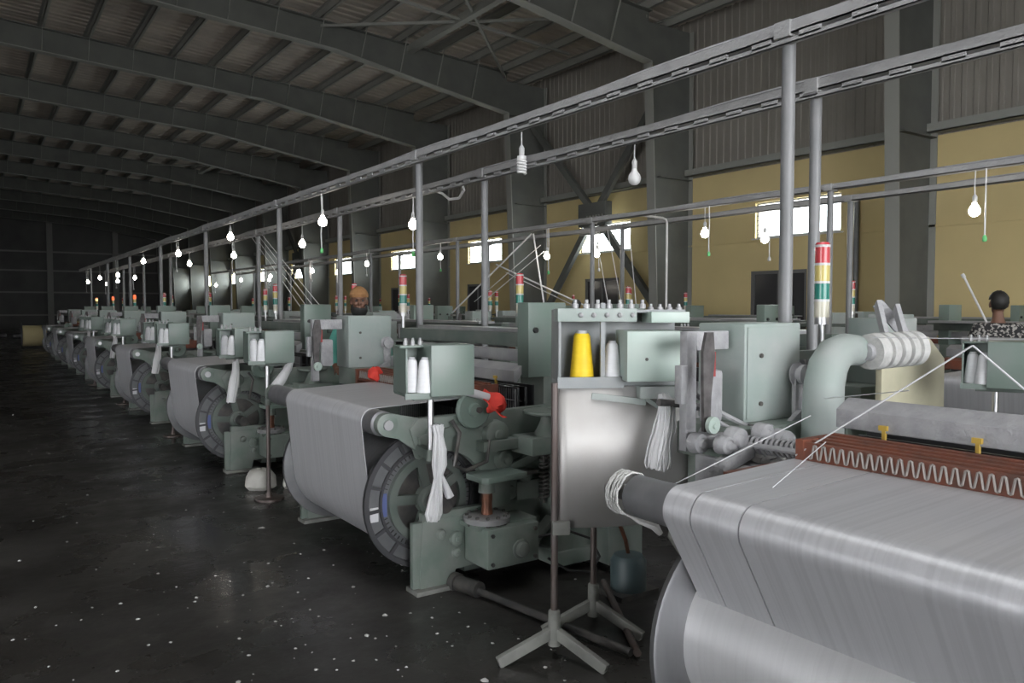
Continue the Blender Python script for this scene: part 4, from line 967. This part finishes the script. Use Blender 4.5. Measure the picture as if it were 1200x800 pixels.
# ================================================================== PEOPLE
def skin_mesh(name, J, Eg, root, lv=2):
    """one continuous skinned surface grown from joints J {name: (xyz, radius)} and edges Eg"""
    ks = list(J); me = bpy.data.meshes.new(name); me.from_pydata([J[k][0] for k in ks], [(ks.index(a), ks.index(b)) for a, b in Eg], [])
    o = bpy.data.objects.new(name, me); C.objects.link(o)
    md = o.modifiers.new('skin', 'SKIN'); md.use_smooth_shade = True
    for i, k in enumerate(ks):
        r = J[k][1]; sv = me.skin_vertices[0].data[i]; sv.radius = r if isinstance(r, tuple) else (r, r); sv.use_root = (k == root)
    sd = o.modifiers.new('sub', 'SUBSURF'); sd.levels = lv; sd.render_levels = lv
    return o
def bake(o):
    dg = bpy.context.evaluated_depsgraph_get(); dg.update(); me = bpy.data.meshes.new_from_object(o.evaluated_get(dg)); nm = o.name
    bpy.data.objects.remove(o); return me
def fuse(name, meshes, mt, vox, parent, smooth_it=4):
    bm = bmesh.new()
    for me in meshes: bm.from_mesh(me)
    me = bpy.data.meshes.new(name); bm.to_mesh(me); bm.free()
    o = bpy.data.objects.new(name, me); C.objects.link(o)
    r = o.modifiers.new('r', 'REMESH'); r.mode = 'VOXEL'; r.voxel_size = vox; r.use_smooth_shade = True
    s = o.modifiers.new('s', 'SMOOTH'); s.iterations = smooth_it; s.factor = .5
    me2 = bake(o); me2.name = name; me2.materials.clear(); me2.materials.append(M[mt])
    me2.polygons.foreach_set('material_index', [0] * len(me2.polygons)); me2.polygons.foreach_set('use_smooth', [True] * len(me2.polygons))
    o = bpy.data.objects.new(name, me2); C.objects.link(o)
    if parent: o.parent = parent
    return o
def head_parts(hz, tilt=0):
    """head looking along -y, centred at (0,0,hz): skull, jaw, nose, ears as overlapping forms to be fused"""
    out = []
    def ball(c, r, seg=20):
        bm = bmesh.new(); bmesh.ops.create_uvsphere(bm, u_segments=seg, v_segments=seg // 2, radius=1)
        for v in bm.verts: v.co = Vector((c[0] + v.co.x * r[0], c[1] + v.co.y * r[1], c[2] + v.co.z * r[2]))
        me = bpy.data.meshes.new('b'); bm.to_mesh(me); bm.free(); out.append(me)
    ball((0, .012, hz + .025), (.075, .095, .095)); ball((0, -.018, hz - .045), (.058, .07, .07)); ball((0, -.035, hz - .085), (.035, .04, .03))
    ball((0, -.098, hz - .015), (.014, .022, .026), 12); ball((0, -.088, hz + .012), (.010, .014, .03), 12)
    ball((0, -.086, hz + .03), (.05, .014, .012), 12); ball((0, -.088, hz - .055), (.024, .010, .008), 12); ball((0, -.086, hz - .066), (.022, .011, .008), 12)
    for s in (-1, 1): ball((s * .078, .015, hz - .005), (.012, .022, .034), 12); ball((s * .035, -.068, hz - .02), (.022, .02, .022), 12)
    return out
def person(label, loc, rz, arms, cap=None, beard=False, shirt='teal', H=1.0):
    """standing figure facing -y; arms: dict side -> (elbow, wrist, hand direction)"""
    r = thing('person', label, 'person', loc, rz)
    J = {'pelvis': ((0, 0, .93), (.15, .105)), 'waist': ((0, -.005, 1.08), (.135, .095)), 'chest': ((0, .0, 1.28), (.165, .11)), 'neck0': ((0, .01, 1.45), (.075, .07)), 'neck1': ((0, .0, 1.54), (.055, .055)), 'head0': ((0, -.005, 1.60), (.05, .06))}
    Eg = [('pelvis', 'waist'), ('waist', 'chest'), ('chest', 'neck0'), ('neck0', 'neck1'), ('neck1', 'head0')]
    for s, nm in ((-1, 'l'), (1, 'r')):
        J['hip' + nm] = ((s * .095, 0, .88), (.10, .095)); J['knee' + nm] = ((s * .11, -.02, .49), .062); J['ank' + nm] = ((s * .12, .02, .09), .042); J['toe' + nm] = ((s * .14, -.14, .035), (.045, .03))
        el, wr, hd = arms[nm]
        J['sh' + nm] = ((s * .185, .01, 1.40), .065); J['el' + nm] = (el, .045); J['wr' + nm] = (wr, .028); hd = Vector(hd).normalized(); w = Vector(wr)
        J['palm' + nm] = (tuple(w + hd * .06), (.035, .017))
        Eg += [('pelvis', 'hip' + nm), ('hip' + nm, 'knee' + nm), ('knee' + nm, 'ank' + nm), ('ank' + nm, 'toe' + nm), ('chest', 'sh' + nm), ('sh' + nm, 'el' + nm), ('el' + nm, 'wr' + nm), ('wr' + nm, 'palm' + nm)]
    body = [bake(skin_mesh('body', J, Eg, 'pelvis'))]
    for s, nm in ((-1, 'l'), (1, 'r')):                     # five separate fingers on each hand
        el, wr, hd = arms[nm]; hd = Vector(hd).normalized(); w = Vector(wr); side = hd.cross(Vector((0, 0, 1))).normalized()
        if side.length < .1: side = Vector((1, 0, 0))
        dn = Vector((0, 0, -1))
        for k, L in enumerate((.062, .072, .068, .055)):
            b0 = w + hd * .085 + side * (k - 1.5) * .024
            FJ = {'a': (tuple(w + hd * .05 + side * (k - 1.5) * .016), .009), 'b': (tuple(b0), .0095), 'c': (tuple(b0 + hd * L * .5 + dn * .006), .0085), 'd': (tuple(b0 + hd * L * .9 + dn * .028), .007)}
            body.append(bake(skin_mesh('finger', FJ, [('a', 'b'), ('b', 'c'), ('c', 'd')], 'a', 1)))
        sd = side * (-1 if (side.x * s) > 0 else 1)
        FJ = {'a': (tuple(w + hd * .025 + sd * .015), .011), 'b': (tuple(w + hd * .05 + sd * .048 + dn * .008), .010), 'c': (tuple(w + hd * .085 + sd * .06 + dn * .02), .008)}
        body.append(bake(skin_mesh('thumb', FJ, [('a', 'b'), ('b', 'c')], 'a', 1)))
    body += head_parts(1.655)
    fuse('body', body, 'skin', .0075, r)
    # shirt and trousers follow the body
    def grow(k, f): c, q = J[k]; return (c, tuple(a + f for a in q) if isinstance(q, tuple) else q + f)
    S = {k: grow(k, .020) for k in ('waist', 'chest', 'pelvis')}; S['chest'] = ((0, .005, 1.28), (.195, .145)); S['neck0'] = ((0, .012, 1.46), (.10, .10)); S['hem'] = ((0, 0, .80), (.185, .14))
    SE = [('pelvis', 'waist'), ('waist', 'chest'), ('chest', 'neck0'), ('pelvis', 'hem')]
    for nm in 'lr':
        S['sh' + nm] = grow('sh' + nm, .02); S['el' + nm] = grow('el' + nm, .02)
        w = Vector(J['el' + nm][0]).lerp(Vector(J['wr' + nm][0]), .8); S['cu' + nm] = (tuple(w), .05)
        SE += [('chest', 'sh' + nm), ('sh' + nm, 'el' + nm), ('el' + nm, 'cu' + nm)]
    fuse('shirt', [bake(skin_mesh('shirt', S, SE, 'pelvis'))], shirt, .012, r)
    Tq = {'pelvis': grow('pelvis', .012)}; TE = []
    for nm in 'lr':
        for k in ('hip', 'knee', 'ank'): Tq[k + nm] = grow(k + nm, .022)
        TE += [('pelvis', 'hip' + nm), ('hip' + nm, 'knee' + nm), ('knee' + nm, 'ank' + nm)]
    fuse('trousers', [bake(skin_mesh('trousers', Tq, TE, 'pelvis'))], 'trousers', .012, r)
    hz = 1.655
    def shell(nm, mt, fn, rnd=0):
        bm = bmesh.new(); bmesh.ops.create_uvsphere(bm, u_segments=28, v_segments=18, radius=1)
        kill = [v for v in bm.verts if not fn(v.co)]; bmesh.ops.delete(bm, geom=kill, context='VERTS'); return bm
    if cap:
        bm = shell('cap', cap, lambda c: c.z > .06)
        for v in bm.verts: c = v.co; v.co = Vector((c.x * .088, .014 + c.y * .108, hz + .038 + c.z * .105))
        nm, mt = 'knit_cap', cap
    else:
        bm = shell('hair', 'hair', lambda c: c.z > .30 or (c.y > -.12 and c.z > .0) or (c.y > .25 and c.z > -.85))
        for v in bm.verts: c = v.co; v.co = Vector((c.x * .086 + random.uniform(-.003, .003), .016 + c.y * .104 + random.uniform(-.003, .003), hz + .032 + c.z * .104 + random.uniform(-.003, .003)))
        nm, mt = 'hair', 'hair'
    me = bpy.data.meshes.new(nm); bm.to_mesh(me); bm.free(); me.materials.append(M[mt]); me.polygons.foreach_set('use_smooth', [True] * len(me.polygons))
    o = bpy.data.objects.new(nm, me); C.objects.link(o); o.parent = r; md = o.modifiers.new('t', 'SOLIDIFY'); md.thickness = .012; md.offset = 0
    if cap: MB().lathe_loop((0, .014, hz + .04), (0, 0, 1), [(0, .098), (0, .106), (.028, .105), (.028, .096)], 28).build('cap_brim', cap, o).scale = (.86, 1, 1)
    if beard:
        bm = bmesh.new(); bmesh.ops.create_uvsphere(bm, u_segments=26, v_segments=18, radius=1)
        bmesh.ops.delete(bm, geom=[v for v in bm.verts if v.co.y > .25 or v.co.z > .30 + (.25 if abs(v.co.x) > .75 else -.05)], context='VERTS')
        for v in bm.verts: c = v.co; v.co = Vector((c.x * .075 + random.uniform(-.003, .003), -.022 + c.y * .086, hz - .072 + c.z * .078 + random.uniform(-.003, .003)))
        me = bpy.data.meshes.new('beard'); bm.to_mesh(me); bm.free(); me.materials.append(M['hair']); me.polygons.foreach_set('use_smooth', [True] * len(me.polygons))
        o = bpy.data.objects.new('beard', me); C.objects.link(o); o.parent = r; md = o.modifiers.new('t', 'SOLIDIFY'); md.thickness = .012; md.offset = 0
    ey = MB()
    for s in (-1, 1): ey.lathe((s * .031, -.082, hz + .008), (0, -1, 0), [(0, .011), (.004, .009), (.006, 0)], 10)
    ey.build('eyes', 'black', r, kind='stuff')
    if H != 1.0: r.scale = (H, H, H)
    return r
person('man with tan knit cap and dark beard, teal shirt, looking over a loom', (3.08, 7.05, 0), -.35,
       {'l': ((-.27, .02, 1.14), (-.22, -.22, 1.02), (0.1, -1, -.1)), 'r': ((.27, .02, 1.14), (.2, -.22, 1.02), (-.1, -1, -.1))}, cap='cap', beard=True, shirt='teal', H=1.0)
person('man with short black hair seen from behind, in black and grey print shirt', (8.50, 3.72, 0), 2.2,
       {'l': ((-.26, -.04, 1.15), (-.2, -.28, 1.06), (0.1, -1, -.1)), 'r': ((.26, -.04, 1.15), (.2, -.28, 1.06), (-.1, -1, -.1))}, shirt='camo', H=.985)
